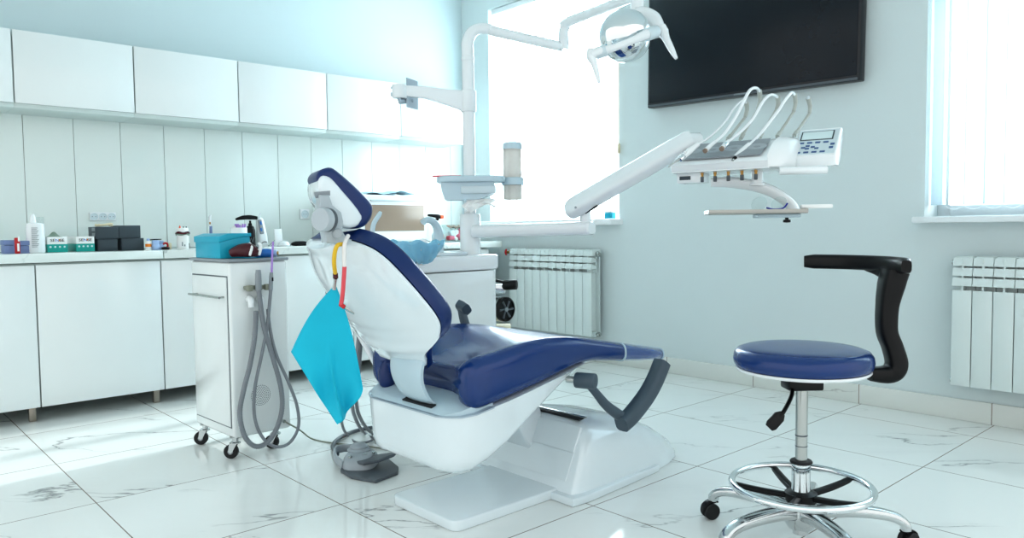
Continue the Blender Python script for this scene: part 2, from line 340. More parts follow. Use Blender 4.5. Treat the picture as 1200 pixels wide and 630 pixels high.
# ------------------------------------------------------------------ things on the worktop, left to right
def on(px, py, y): return atY(px, py, y).x
def bx(name, x0, x1, y0, y1, h, m, label, cat, group=None, z=CT, bev=.003):
    return tag(obj(name, MB().box((x0, y0, z), (x1, y1, z+h), bev), m), label, cat, group)
def small_box(x0, x1, h, label, y0=4.40):
    t = thing('card_box', label, 'box', ((x0+x1)/2, y0+.05, CT), 0, 'dusty blue boxes')
    obj('box_body', MB().box((x0, y0, CT), (x1, y0+.1, CT+h*.62), .002), M['bluebox'], t)
    obj('lid', MB().box((x0-.002, y0-.002, CT+h*.64), (x1+.002, y0+.102, CT+h), .002), M['bluebox'], t)
small_box(.662, .713, .066, 'dusty blue little box with lid, left of the red marker')
small_box(.722, .772, .062, 'dusty blue little box with lid, between red marker and white bottle')
t = thing('marker', 'red stubby marker standing before the dusty blue boxes', 'marker', (.708, 4.36, CT))
obj('barrel', MB().box((.698, 4.352, CT), (.720, 4.370, CT+.078), .004), M['red'], t)
obj('sticker', MB().box((.707, 4.3505, CT+.012), (.716, 4.3525, CT+.05), .0003), M['paper'], t)
obj('clip', MB().box((.711, 4.350, CT+.06), (.719, 4.353, CT+.084), .001), M['paper'], t)
# white bottle
t = thing('dispenser_bottle', 'tall white plastic bottle with pointed cap left of the glove boxes', 'bottle', (.798, 4.42, CT))
obj('bottle_body', MB().lathe([(.0, 0), (.043, 0), (.047, .006), (.047, .12), (.046, .136), (.044, .146), (.036, .150), (.0, .150)], (.798, 4.42, CT), 28, sx=.88, sy=.7), M['white'], t)
obj('cap', MB().lathe([(.016, 0), (.015, .012), (.012, .03), (.007, .044), (0, .047)], (.789, 4.42, CT+.149), 20), M['white'], t)
obj('spare_cap', MB().lathe([(.017, 0), (.0165, .032), (0, .033)], (.822, 4.425, CT+.147), 18), M['tglass'], t)
lab = MB()
for i in range(14): lab.box((.775, 4.3866, CT+.03+.0072*i), (.775+.024+.007*(i*7 % 3)/2, 4.388, CT+.0325+.0072*i))
obj('label_print', lab.xf(Matrix.Identity(4)), M['inkg'], t)
# glove boxes
def glove_box(x0, x1, d, label, flap):
    y0, h = 4.41, .079
    t = thing('glove_box', label, 'glove box', ((x0+x1)/2, y0+d/2, CT), 0, 'white and teal glove boxes')
    obj('carton', MB().box((x0, y0, CT), (x1, y0+d, CT+h), .0015), M['paper'], t)
    obj('teal_band', MB().box((x0-.0004, y0-.0006, CT+.001), (x1+.0004, y0+d, CT+h*.53), .0004), M['teal'], t)
    Mx = Matrix.Translation(((x0+x1)/2, y0-.0008, CT+h*.77)) @ Matrix.Rotation(pi/2, 4, 'X')
    w = x1-x0
    for wd, dx, m in (('SE', -.245, 'inkg'), ('N', .0, 'amber'), ('SE', .245, 'inkg')):
        obj('lettering', text_mesh(wd, .0195, Mx @ Matrix.Translation((dx*w*.95, 0, 0)) @ Matrix.Scale(1.18, 4, (1,0,0))), M['ink'] if m == 'inkg' else M['inkb'], t)
    obj('lettering', MB().box(((x0+x1)/2+.006, y0-.0016, CT+h*.72), ((x0+x1)/2+.011, y0-.0004, CT+h*.84)), M['amber'], t)
    for k in range(4):
        cx = x0+w*(.15+.235*k)
        obj('icon', MB().lathe([(.005, 0), (.005, .0006), (0, .0006)], (cx, y0-.0004, CT+h*.36), 12, (0,-1,0)), M['lcd'], t)
    if flap: obj('glove', MB().grid(lambda u, v: Vector((x0+.005+u*.07, y0+.03+v*.06, CT+h+.001+.022*sin(pi*u)**2*sin(pi*v)+.004*sin(9*u+5*v)*sin(pi*u)*sin(pi*v))), 14, 10, .001), M['green'], t)
glove_box(.846, .935, .11, 'white and teal glove box with a glove poking out, beside the white bottle', True)
glove_box(.976, 1.060, .20, 'white and teal glove box beside the black boxes', False)
# charcoal boxes: two below, two above
def dbox(x0, x1, z, h, label, windows=False, y0=4.42, d=.15):
    t = thing('storage_box', label, 'box', ((x0+x1)/2, y0+d/2, z), 0, 'charcoal storage boxes')
    obj('sleeve', MB().box((x0, y0, z), (x1, y0+d, z+h), .0015), M['charcoal'], t)
    obj('drawer_front', MB().box((x0+.004, y0-.003, z+.004), (x1-.004, y0+.001, z+h-.004), .001), M['charcoal'], t)
    if windows:
        for k in (0, 1): obj('label_window', MB().box((x0-.0015, y0+.02, z+.014+.028*k), (x0+.001, y0+.075, z+.032+.028*k)), M['inkg'], t)
dbox(1.078, 1.174, CT, .064, 'charcoal storage box, lower left of the four')
dbox(1.194, 1.306, CT, .066, 'charcoal storage box, lower right of the four')
dbox(1.070, 1.178, CT+.0645, .064, 'charcoal storage box with label windows, upper left of the four', True, 4.415)
dbox(1.180, 1.292, CT+.0665, .068, 'charcoal storage box, upper right of the four', False, 4.425, .14)
mb = MB(); random.seed(4)
mb.tube([(1.085, 4.46, CT+.136), (1.115, 4.45, CT+.138), (1.145, 4.455, CT+.142), (1.16, 4.46, CT+.142)], [.006, .006, .007, .008], 8, 4)
for x, r in ((1.083, .008), (1.098, .008), (1.158, .009), (1.15, .010)): mb.lathe([(0, -r), (r*.7, -r*.7), (r, 0), (r*.7, r*.7), (0, r)], (x, 4.46, CT+.1295+r), 10)
tag(obj('bite_stick', mb, M['ivory']), 'ivory coloured little stick lying on top of the black boxes', 'stick')
# cluster of small things right of the boxes
def pot(name, x, y, prof, m, label, cat, group=None, lid=None):
    t = thing(name, label, cat, (x, y, CT), 0, group)
    obj('pot_body', MB().lathe(prof, (x, y, CT), 20), M[m], t)
    if lid: obj('lid', MB().lathe(lid, (x, y, CT), 20), M[m], t)
    return t
t = pot('bottle', 1.322, 4.40, [(0,0), (.014,0), (.015,.004), (.015,.042), (.010,.05), (0,.05)], 'paper', 'tiny white bottle with orange band right of the black boxes', 'bottle')
obj('band', MB().lathe([(.0156,.018), (.0156,.034)], (1.322, 4.40, CT), 18), M['amber'], t)
obj('cap', MB().lathe([(.008,.05), (.008,.062), (0,.063)], (1.322, 4.40, CT), 12), M['lblue'], t)
for x, y, s, lb in ((1.360, 4.40, 1.0, 'light blue squat plastic jar beside the tiny orange banded bottle'), (1.393, 4.43, .95, 'light blue squat plastic jar behind the round black lid')):
    pot('plastic_jar', x, y, [(0,0), (.017*s,0), (.021*s,.006), (.022*s,.024), (.016*s,.034), (0,.034)], 'lblue', lb, 'jar', 'light blue jars', [(.018*s,.034), (.0195*s,.037), (.0185*s,.052*s), (0,.054*s)])
tag(obj('pen', MB().tube([(1.34, 4.44, CT+.055), (1.375, 4.45, CT+.056), (1.41, 4.46, CT+.057)], [.003,.0035,.002], 8), M['black']), 'thin black pen lying across the light blue jars', 'pen')
tag(obj('round_lid', MB().lathe([(0,0), (.014,0), (.020,.006), (.018,.014), (0,.017)], (1.405, 4.38, CT), 16, sx=1.2, sy=.8), M['black']), 'round black lid lying in front of the light blue jars', 'lid')
tag(obj('red_ring', MB().tube([(1.417+.014*cos(a*pi/8), 4.42, CT+.022+.014*sin(a*pi/8)) for a in range(16)], .006, 8, closed=True), M['red']), 'small red ring beside the light blue jars', 'ring')
tag(obj('small_box', MB().box((1.432, 4.41, CT), (1.448, 4.43, CT+.036), .004), M['ivory']), 'small cream coloured box left of the patterned canister', 'box')
t = thing('canister', 'white canister with colourful band and orange peg on the lid', 'canister', (1.512, 4.42, CT))
obj('can_body', MB().lathe([(0,0), (.030,0), (.0315,.004), (.0315,.082), (0,.082)], (1.512, 4.42, CT), 26), M['paper'], t)
obj('band', MB().tube([(1.512+.0318*cos(a*pi/12), 4.42+.0318*sin(a*pi/12), CT+.09+.003*sin(a)) for a in range(24)], .0075, 8, closed=True), M['maroon'], t)
obj('band', MB().tube([(1.512+.0325*cos(a*pi/12), 4.42+.0325*sin(a*pi/12), CT+.082+.0025*cos(a)) for a in range(24)], .0045, 8, closed=True), M['green'], t)
obj('lid', MB().lathe([(.0305,.094), (.031,.114), (.027,.120), (0,.121)], (1.512, 4.42, CT), 26), M['paper'], t)
obj('peg', MB().lathe([(.006,0), (.0045,.008), (0,.016)], (1.493, 4.405, CT+.118), 10), M['orange'], t)
for dx in (.002, .018): obj('peg', MB().lathe([(.004,0), (.003,.007), (0,.009)], (1.512+dx, 4.41, CT+.119), 8), M['charcoal'], t)
obj('label_print', MB().box((1.496, 4.3875, CT+.018), (1.501, 4.390, CT+.04)).box((1.508, 4.3872, CT+.016), (1.514, 4.390, CT+.026)), M['inkg'], t)
tag(obj('jar', MB().lathe([(0,0), (.018,0), (.019,.003), (.018,.03), (0,.032)], (1.60, 4.62, CT), 16), M['maroon']), 'little dark red pot behind the cyan box', 'jar')

# behind the cart
t = thing('stick_instrument', 'slim white and blue stick standing behind the cyan box', 'instrument', (1.745, 4.62, CT))
obj('handle', MB().tube([(1.745, 4.62, CT), (1.747, 4.62, CT+.13)], [.010, .008], 10), M['bluebox'], t)
obj('tip', MB().tube([(1.743, 4.62, CT+.128), (1.742, 4.62, CT+.185), (1.750, 4.62, CT+.195)], [.008, .009, .004], 10), M['white'], t)
obj('button', MB().cbox((1.739, 4.610, CT+.147), (.009, .005, .014), .002), M['gold'], t)
t = thing('brush_canister', 'white cylinder full of lilac tipped sticks behind the cyan box', 'canister', (1.890, 4.42, CT))
obj('can_body', MB().lathe([(0,0), (.046,0), (.048,.004), (.048,.118), (.044,.118), (.044,.012), (0,.012)], (1.890, 4.42, CT), 28), M['white'], t)
for i in range(14):
    a = i*2.4; r = .036*sqrt((i+.5)/14); h = .128+.012*((i*5) % 3)/2
    obj('stick', MB().tube([(1.890+r*.8*cos(a), 4.42+r*.8*sin(a), CT+.013), (1.890+r*cos(a), 4.42+r*sin(a), CT+h-.014), (1.890+r*1.05*cos(a), 4.42+r*1.05*sin(a), CT+h)], [.004, .006, .0045], 7), M['purple' if i % 3 else 'paper'], t)
t = thing('pump_bottle', 'black pump bottle with wide flat head beside the white cylinder', 'bottle', (1.985, 4.50, CT))
obj('bottle_body', MB().lathe([(0,0), (.026,0), (.029,.006), (.029,.10), (.022,.122), (.012,.13), (0,.13)], (1.985, 4.50, CT), 24), M['black'], t)
obj('neck', MB().lathe([(.011,.13), (.011,.142), (.006,.146), (.006,.16)], (1.985, 4.50, CT), 14), M['black'], t)
obj('pump_head', MB().tube([(2.03, 4.50, CT+.176), (1.985, 4.50, CT+.180), (1.94, 4.50, CT+.178), (1.895, 4.495, CT+.168)], [.010, .014, .013, .006], 12, 4, sq=(1.0, .8, (0,0,1))), M['black'], t)
obj('label_print', MB().tube([(1.968, 4.473, CT+.03), (1.976, 4.470, CT+.055), (1.985, 4.470, CT+.03), (1.995, 4.470, CT+.06)], .0016, 5), M['inkg'], t)
t = thing('water_flosser', 'white and grey cordless water flosser standing on the worktop', 'water flosser', (2.115, 4.52, CT))
obj('flosser_body', MB().loft([[Vector((2.115+dx+w*math.copysign(abs(cos(a))**.7, cos(a)), 4.52+d*math.copysign(abs(sin(a))**.7, sin(a)), CT+z)) for a in [2*pi*k/20 for k in range(20)]] for z, w, d, dx in ((0,.034,.03,0), (.01,.036,.031,0), (.06,.033,.028,-.001), (.12,.027,.024,-.006), (.165,.021,.02,-.010), (.178,.014,.014,-.011))]), M['white'], t)
obj('grip_panel', MB().cbox((2.100, 4.495, CT+.122), (.026, .012, .09), .006, (rad(-7), rad(-6), 0)), M['gm'], t)
for dz in (.145, .105): obj('button', MB().cbox((2.099-.0003*(dz*100-10), 4.4875+.02*(dz-.1), CT+dz), (.011, .006, .022), .003, (rad(-7), rad(-6), 0)), M['blue'], t)
obj('nozzle', MB().tube([(2.104, 4.52, CT+.176), (2.105, 4.52, CT+.195), (2.112, 4.515, CT+.208)], [.006,.004,.002], 8), M['white'], t)
obj('base_mark', MB().tube([(2.10, 4.489, CT+.022), (2.115, 4.488, CT+.030), (2.135, 4.491, CT+.028)], .002, 5), M['ink'], t)
tag(obj('probe', MB().tube([(2.17, 4.46, CT+.004), (2.195, 4.46, CT+.025), (2.225, 4.46, CT+.052)], [.003,.0022,.0012], 7), M['steel']), 'thin steel probe leaning beside the water flosser', 'probe')
tag(obj('tall_box', MB().box((2.06, 4.60, CT), (2.075, 4.66, CT+.09), .003), M['blue']), 'narrow blue box between black bottle and water flosser', 'box')
t = thing('charger_stand', 'white plastic charging stand with upright plate', 'stand', (2.29, 4.45, CT))
obj('stand_base', MB().lathe([(0,0), (.036,0), (.040,.006), (.030,.026), (.012,.034), (0,.034)], (2.305, 4.45, CT), 22), M['white'], t)
obj('back_plate', MB().cbox((2.275, 4.46, CT+.056), (.052, .008, .104), .004, (0, rad(-4), 0)), M['white'], t)
t = thing('wand_tool', 'black wand tool lying on the worktop left of the chair', 'tool', (2.44, 4.42, CT))
obj('handle', MB().tube([(2.375, 4.44, CT+.011), (2.40, 4.435, CT+.015), (2.455, 4.425, CT+.015), (2.475, 4.42, CT+.012)], [.007,.015,.015,.008], 12, 3), M['black'], t)
obj('shaft', MB().tube([(2.475, 4.42, CT+.012), (2.56, 4.40, CT+.009), (2.66, 4.38, CT+.006)], [.005,.003,.003], 8), M['gold'], t)
# steriliser and what is on and around it
t = thing('steriliser', 'white benchtop steriliser with brown tinted window behind the chair', 'steriliser', (2.93, 4.65, CT))
SX0, SX1, SY = 2.66, 3.25, 4.46
obj('housing', MB().box((SX0, SY, CT+.012), (SX1, WY-.03, CT+.335), .018, 3), M['white'], t)
obj('door_window', MB().prism([(SX0+.06,.085), (SX0+.06,.265), (SX1-.045,.265), (SX1-.045,.085)], lambda a, b, d: Vector((a, d, CT+b)), SY-.004, SY+.004, .003), M['brown'], t)
for sx in (SX0+.05, SX1-.05):
    for sy in (SY+.05, WY-.08): obj('foot', MB().cyl((sx, sy, CT), (sx, sy, CT+.014), .015, 12), M['black'], t)
obj('door_handle', MB().box((SX0+.1, SY-.014, CT+.290), (SX1-.1, SY+.002, CT+.302), .004), M['palew'], t)
random.seed(11)
for k, (x0, x1, y0, lb) in enumerate(((2.70, 2.98, 4.47, 'crumpled pale blue tissue mask on the steriliser, left one'), (2.92, 3.16, 4.50, 'crumpled pale blue tissue mask on the steriliser, middle one'), (2.99, 3.225, 4.60, 'crumpled pale blue tissue mask on the steriliser, towards the wall'))):
    ph = k*1.7
    tag(obj('face_mask', MB().grid(lambda u, v: Vector((x0+u*(x1-x0), y0+v*.17, CT+.337+.008*k+.014*abs(sin(5*u+3*v+ph))*sin(pi*u)+.010*abs(sin(11*u*v+ph))*(1-abs(2*u-1)))), 22, 12, .0012), M['linen']), lb, 'mask', 'pale blue masks on the steriliser')
t = thing('spray_bottle', 'orange and black trigger spray bottle right of the steriliser', 'spray bottle', (3.36, 4.44, CT))
obj('bottle_body', MB().lathe([(0,0), (.036,0), (.038,.005), (.038,.055), (.030,.066), (.026,.085), (.026,.135), (.014,.150), (.012,.165), (0,.165)], (3.36, 4.44, CT), 22), M['palew'], t)
obj('bottle_base', MB().lathe([(.0388,.006), (.0388,.052), (.031,.066)], (3.366, 4.432, CT), 22), M['orange'], t)
obj('label_band', MB().lathe([(.0268,.108), (.0268,.136)], (3.36, 4.44, CT), 22), M['orange'], t)
obj('collar', MB().lathe([(.0145,.156), (.016,.158), (.016,.172), (0,.173)], (3.36, 4.44, CT), 16), M['black'], t)
obj('spray_head', MB().tube([(3.295, 4.46, CT+.196), (3.33, 4.445, CT+.192), (3.37, 4.437, CT+.186), (3.39, 4.435, CT+.180)], [.008,.012,.016,.012], 12, 3), M['black'], t)
obj('nozzle', MB().tube([(3.385, 4.435, CT+.184), (3.41, 4.43, CT+.183)], [.016,.012], 12), M['orange'], t)
t = thing('clear_box', 'clear plastic box of pink and red bits beside the pole foot', 'box', (3.50, 4.42, CT))
mb = MB()
for a, b in (((3.42,4.36,0),(3.60,4.362,.125)), ((3.42,4.50,0),(3.60,4.502,.125)), ((3.42,4.362,0),(3.422,4.50,.125)), ((3.598,4.362,0),(3.60,4.50,.125)), ((3.422,4.362,0),(3.598,4.50,.002))): mb.box((a[0],a[1],CT+a[2]), (b[0],b[1],CT+b[2]))
obj('box_walls', mb, M['tglass'], t)
for i, (x, z, m) in enumerate(((3.45,.03,'pink'), (3.49,.025,'paper'), (3.53,.04,'pink'), (3.565,.03,'pinkred'), (3.555,.072,'pink'), (3.51,.065,'paper'), (3.46,.06,'palew'))):
    tag(obj('packet', MB().cbox((x, 4.40+.01*(i % 3), CT+z), (.05, .05, .032), .010, (.2*i, .3*i, .5*i)), M[m]), ['pink wrapped packet lowest left in the clear box', 'white wrapped packet low in the clear box', 'pink wrapped packet in the middle of the clear box', 'red wrapped packet low right in the clear box', 'pink wrapped packet highest in the clear box', 'white wrapped packet in the middle of the clear box', 'grey white packet upper left in the clear box'][i], 'packet', 'packets in the clear box')
tag(obj('rag', MB().grid(lambda u, v: Vector((3.44+u*.12, 4.385+v*.05, CT+.098+.016*abs(sin(7*u+v))+.01*v)), 14, 6, .004), M['brown']), 'dark brown crumpled rag across the top of the clear box', 'rag')

for o in list(C.objects):
    dx = {'brush_canister': -.055, 'pump_bottle': -.045, 'water_flosser': -.095, 'probe': -.135, 'charger_stand': -.175, 'wand_tool': -.20, 'tall_box': -.065, 'spray_bottle': -.055,
          'clear_box': -.055, 'packet': -.055, 'rag': -.055}.get(o.name.split('.')[0])
    if dx and o.parent is None: o.location.x += dx
# ------------------------------------------------------------------ wall television
t = thing('television', 'large black flat television mounted high on the wall', 'television', (3.86, 2.27, 1.65))
TVM = Matrix.Translation((3.885, 2.31, 1.648)) @ Matrix.Rotation(rad(1.0), 4, 'X')
obj('bezel', MB().box((-.03, -.65, 0), (.03, .66, .80), .006).xf(TVM), M['tvb'], t)
obj('screen', MB().box((-.0335, -.635, .028), (-.028, .645, .785), .001).xf(TVM), M['tv'], t)
obj('chin_trim', MB().box((-.036, -.64, .004), (-.028, .65, .016), .002).xf(TVM), M['dgrey'], t)
obj('logo_plate', MB().box((-.038, -.05, .006), (-.034, .05, .014), .001).xf(TVM), M['inkg'], t)
obj('wall_bracket', MB().box((.03, -.2, .25), (.045, .2, .55)).xf(TVM), M['black'], t)
tag(obj('blind_cord_weight', MB().lathe([(.004,.06),(.008,.058),(.009,0),(.006,-.005)], (3.915, 3.25, 1.41), 10).tube([(3.918,3.25,1.47),(3.918,3.25,1.9),(3.918,3.25,2.55)], .0012, 5), M['ivory']), 'thin blind cord with cream weight at the edge of the bright window', 'blind cord')
t = thing('sill_box', 'little teal box standing on the sill of the bright window', 'box', (3.9, 3.40, WZ0+.022))
obj('box_body', MB().box((3.90, 3.30, WZ0+.0225), (3.94, 3.365, WZ0+.062), .002), M['cyanbox'], t)
obj('lid', MB().box((3.899, 3.299, WZ0+.0625), (3.941, 3.366, WZ0+.073), .002), M['palew'], t)

# ------------------------------------------------------------------ radiators
def radiator(y1, n, label, valve):
    x0, z0, z1, p = 3.80, .185, .772, .082
    t = thing('radiator', label, 'radiator', (3.87, y1-n*p/2, z0), 0)
    for k in range(n):
        a, b = y1-(k+1)*p+.0015, y1-k*p-.0015
        mb = MB().box((x0, a, z0), (x0+.006, b, z0+.435), .002)                                  # front plate
        mb.box((x0+.006, (a+b)/2-.004, z0), (x0+.09, (a+b)/2+.004, z1-.01))                       # web
        mb.box((x0+.02, a+.001, z1-.03), (x0+.10, b-.001, z1), .008)                              # top cap
        for z, o in ((z0+.545, .010), (z0+.50, .006), (z0+.455, .002)):
            mb.prism([(x0+o-.006, z), (x0+o+.002, z+.036), (x0+o+.045, z+.022), (x0+o+.045, z+.002)], lambda q, w, d: Vector((q, d, w)), a, b)
        mb.box((x0+.084, a, z0+.01), (x0+.090, b, z1-.04), .001)
        mb.box((x0+.048, a, z0+.43), (x0+.056, b, z1-.01))
        mb.cyl((x0+.055, a-.0015, z0+.015), (x0+.055, b+.0015, z0+.015), .018, 12).cyl((x0+.06, a-.0015, z1-.03), (x0+.06, b+.0015, z1-.03), .02, 12)
        obj('section', mb, M['rad'], t)
    for z in (z0+.015, z1-.03):
        e = y1-n*p
        obj('plug', MB().cyl((x0+.055, e+.002, z), (x0+.055, e-.022, z), .017, 12, .004).cyl((x0+.055, e-.022, z), (x0+.055, e-.032, z), .008, 8), M['steel'], t)
        obj('plug', MB().cyl((x0+.055, y1-.002, z), (x0+.055, y1+.016, z), .015, 12, .004), M['steel'], t)
    obj('wall_hook', MB().box((x0+.09, y1-.2, z1-.1), (WX-.0005, y1-.17, z1-.07)).box((x0+.09, y1-n*p+.17, z1-.1), (WX-.0005, y1-n*p+.2, z1-.07)), M['steel'], t)
    if valve:
        obj('valve', MB().cyl((x0+.055, y1+.016, z1-.03), (x0+.055, y1+.05, z1-.03), .014, 12).cyl((x0+.055, y1+.034, z1-.03), (x0+.01, y1+.034, z1-.03), .010, 10), M['gold'], t)
        obj('valve_handle', MB().tube([(x0+.005, y1+.034, z1-.05), (x0-.004, y1+.034, z1-.03), (x0+.005, y1+.034, z1-.008)], .007, 8, 3), M['red'], t)
    return t
radiator(4.215, 10, 'white ribbed radiator under the bright window beside the spittoon unit', True)
radiator(1.208, 9, 'white ribbed radiator under the right window, cut off by the photo edge', False)
# ================================================================== WHEELED SUCTION CART
CB = Vector((1.195, 2.985, 0)); CR = rad(2.5); CW, CL_, CZ0, CZ1 = .250, .375, .09, .80
CMx = Matrix.Translation(CB) @ Matrix.Rotation(CR, 4, 'Z')
cart = thing('suction_cart', 'white wheeled suction cart with two grey hoses on its end', 'cart', CMx @ Vector((CW/2, CL_/2, 0)), CR)
obj('cart_body', MB().box((0, 0, CZ0), (CW, CL_, CZ1), .012, 3).xf(CMx), M['lac'], cart)
obj('top_plate', MB().box((-.006, -.006, CZ1+.0005), (CW+.006, CL_+.006, CZ1+.013), .004).xf(CMx), M['gm'], cart)
d = obj('door', MB().box((-.005, .022, CZ0+.045), (.002, CL_-.022, CZ1-.06), .002).xf(CMx), M['lac'], cart)
obj('door_gap', MB().box((-.0015, .017, CZ0+.040), (.001, CL_-.017, CZ1-.055)).xf(CMx), M['dgrey'], cart)
obj('handle', MB().tube([(-.005,.045,.66),(-.03,.045,.66)], .0045, 8).tube([(-.005,.30,.66),(-.03,.30,.66)], .0045, 8).tube([(-.03,.03,.66),(-.03,.33,.66)], .005, 8).xf(CMx), M['steel'], d)
mb = MB()
for r in range(7):
    for k in range(1 if r == 0 else 6*r): mb.lathe([(.0019,0),(.0019,.0006),(0,.0006)], (.117+.0068*r*cos(2*pi*k/max(1,6*r)), -.0012, .25+.0068*r*sin(2*pi*k/max(1,6*r))), 6, (0,-1,0))
g = obj('vent_plate', MB().lathe([(.048,0),(.048,.0012),(0,.0012)], (.117, -.0002, .25), 32, (0,-1,0)).xf(CMx), M['lac'], cart)
obj('vent_grille', mb.xf(CMx), M['charcoal'], g)
hb = obj('hose_holder', MB().box((.055,-.030,.688),(.148,-.001,.704),.004).xf(CMx), M['olive'], cart)
for x in (.066,.104,.142): obj('holder_fork', MB().box((x-.013,-.048,.684),(x+.011,-.026,.708),.004).xf(CMx), M['olive'], hb)
for x in (.075,.118): obj('hose_socket', MB().tube([(x,-.001,.648),(x,-.016,.652),(x,-.026,.642),(x,-.026,.618)], [.013,.014,.014,.0125], 12, 3).xf(CMx), M['white'], cart)
obj('cable_gland', MB().cyl((.212,-.001,.125),(.212,-.014,.125),.007,10).xf(CMx), M['steel'], cart)
for x, y, a in ((.022,.04,2.4), (.205,.05,2.3), (.022,.335,2.5), (.205,.325,2.3)):
    cp = CMx @ Vector((x,y,0)); dx = Vector((cos(a),sin(a),0)); ax = Vector((-sin(a),cos(a),0)); h = cp + dx*.018 + Vector((0,0,.029))
    c = obj('caster', MB().lathe([(.020,.062),(.020,.066),(.012,.07),(.012,.085),(.022,.086),(.022,.09)], cp, 14).prism([(-.012,.068),(.02,.066),(.026,.03),(.016,.022),(.008,.03)], lambda q,w,e: cp+dx*q+ax*e+Vector((0,0,w)), -.0155, -.013).prism([(-.012,.068),(.02,.066),(.026,.03),(.016,.022),(.008,.03)], lambda q,w,e: cp+dx*q+ax*e+Vector((0,0,w)), .013, .0155).box((-.012,-.0155,.064),(.02,.0155,.068),0,1,Matrix.Translation(cp)@Matrix.Rotation(a,4,'Z')), M['alu'], cart)
    obj('wheel', MB().lathe([(.012,-.011),(.026,-.011),(.029,-.008),(.029,.008),(.026,.011),(.012,.011)], h, 22, ax), M['blackm'], c)
    obj('hub', MB().lathe([(.011,-.013),(.011,.013)], h, 14, ax), M['gm'], c)
def cp(px, py, off): return atY(px, py, 2.985-.004-off)
def hose(name, label, pts, r, hd, tip):
    t = thing(name, label, 'hose', cp(*pts[-1], .03))
    P = [cp(px, py, o) for (px, py), o in pts_off(pts)]
    obj('tube', MB().tube(P, r, 10, 6), M['grey'], t, sharp=0)
    a = cp(*hd[0], .04); b = cp(*hd[1], .04)
    obj('handle', MB().tube([b, b.lerp(a,.15), b.lerp(a,.8), a], [r*.95, r*1.35, r*1.25, r*1.0], 14), M['gm'], t)
    return t
def pts_off(pts):
    n = len(pts); return [(p, .042 if i < n*.72 else .042-.016*(i-n*.72)/(n*.28)) for i, p in enumerate(pts)]
H1 = [(303,334),(304,346.5),(309.4,383),(320,419.5),(329.5,456),(329.5,485),(318.5,512),(302,523),(287.5,512),(281,485),(285.7,456),(293,427),(298.5,394),(300,364)]
H2 = [(317.5,336),(316.7,346.5),(313,383),(305.8,419.5),(298.5,456),(298.5,489),(307.6,512),(322,523),(338.6,519),(349.6,500),(347.7,474),(336.8,445),(324,416),(316.7,387),(313.8,362)]
t = hose('suction_hose', 'thick ribbed grey suction hose looped on the wheeled cart', H1, .0098, [(302.5,316),(303,342)], False)
mb = MB(); P, _ = spline([cp(a, b, o) for (a, b), o in pts_off(H1)], [1]*len(H1), 30)
for i in range(20, len(P)-4, 3):
    ax = (P[i+1]-P[i-1]).normalized(); mb.lathe([(.0099,-.0012),(.0107,0),(.0099,.0012)], P[i], 10, ax)
obj('ribs', mb, M['grey'], t, sharp=0)
t = hose('ejector_hose', 'thinner smooth grey hose with lilac tip on the wheeled cart', H2, .0066, [(318,319),(317,342)], True)
obj('ejector_tip', MB().tube([cp(318.3,320,.04), cp(319,300,.04), cp(320,283,.04)], [.0045,.0042,.0042], 10), M['purple'], t)
obj('slider', MB().cbox(cp(319.5,327,.055), (.006,.006,.016), .002), M['black'], t)
# on the cart
TZ = CZ1+.0135
def ct(x, y, z=0): return CMx @ Vector((x, y, TZ+z))
t = thing('tissue_box', 'cyan lidded box on top of the wheeled cart', 'box', ct(.06,.2), CR)
obj('box_body', MB().box((-.002,.075,TZ),(.128,.315,TZ+.088),.004).xf(CMx), M['cyanbox'], t)
obj('lid', MB().prism([(-.006,.060),(-.006,.084),(.035,.096),(.132,.096),(.132,.082),(.10,.082)], lambda a,b,e: Vector((a,e,TZ+b+.006)), .071, .319, .003).xf(CMx), M['cyanbox'], t)
t = thing('glasses_case', 'dark red rounded case with white bands beside the cyan box', 'glasses case', ct(.09,.03), CR)
obj('case_body', MB().tube([(.030,.045,TZ+.020),(.055,.02,TZ+.030),(.085,.008,TZ+.032),(.115,.01,TZ+.024),(.135,.02,TZ+.012)], [.016,.026,.030,.022,.008], 14, 4).xf(CMx @ Matrix.Translation((0,0,.002))), M['maroon'], t)
for x in (.078,.118): obj('band', MB().tube([(x,-.021,TZ+.012),(x+.010,-.016,TZ+.042),(x+.018,.015,TZ+.058),(x+.022,.03,TZ+.05)], [.005,.007,.007,.005], 8, 4).xf(CMx), M['paper'], t)
tag(obj('blue_cap', MB().lathe([(0,-.042),(.014,-.04),(.018,-.02),(.018,.02),(.014,.04),(0,.042)], ct(.165,.04,.0185), 16, (.93,-.35,0)).xf(Matrix.Identity(4)), M['blue']), 'blue rounded cap lying on the cart top', 'cap')
t = thing('paper_roll', 'pale blue roll with brown end lying on the cart top', 'roll', ct(.20,.05), CR)
obj('roll_body', MB().cyl(ct(.175,.075,.0165), ct(.225,.035,.0165), .015, 14, .002), M['lblue'], t)
obj('end_cap', MB().cyl(ct(.2255,.0346,.0165), ct(.230,.031,.0165), .008, 12), M['gold'], t)
tag(obj('napkin', MB().grid(lambda u,v: ct(.08+.14*u, .005+.10*v+.05*u, .0008+.002*sin(6*u)*v), 10, 6, .0008), M['cyan']), 'cyan napkin spread flat under the things on the cart', 'napkin')
tag(obj('power_cord', MB().tube([CMx@Vector((.212,-.014,.125)), atZ(352,504,.06), atZ(366,514,.006), atZ(392,519,.005), atZ(425,522,.005), atZ(455,525,.005), atZ(480,520,.005)], .0035, 7, 6), M['olive']), 'thin beige cord running from the cart to the dental chair', 'cord')

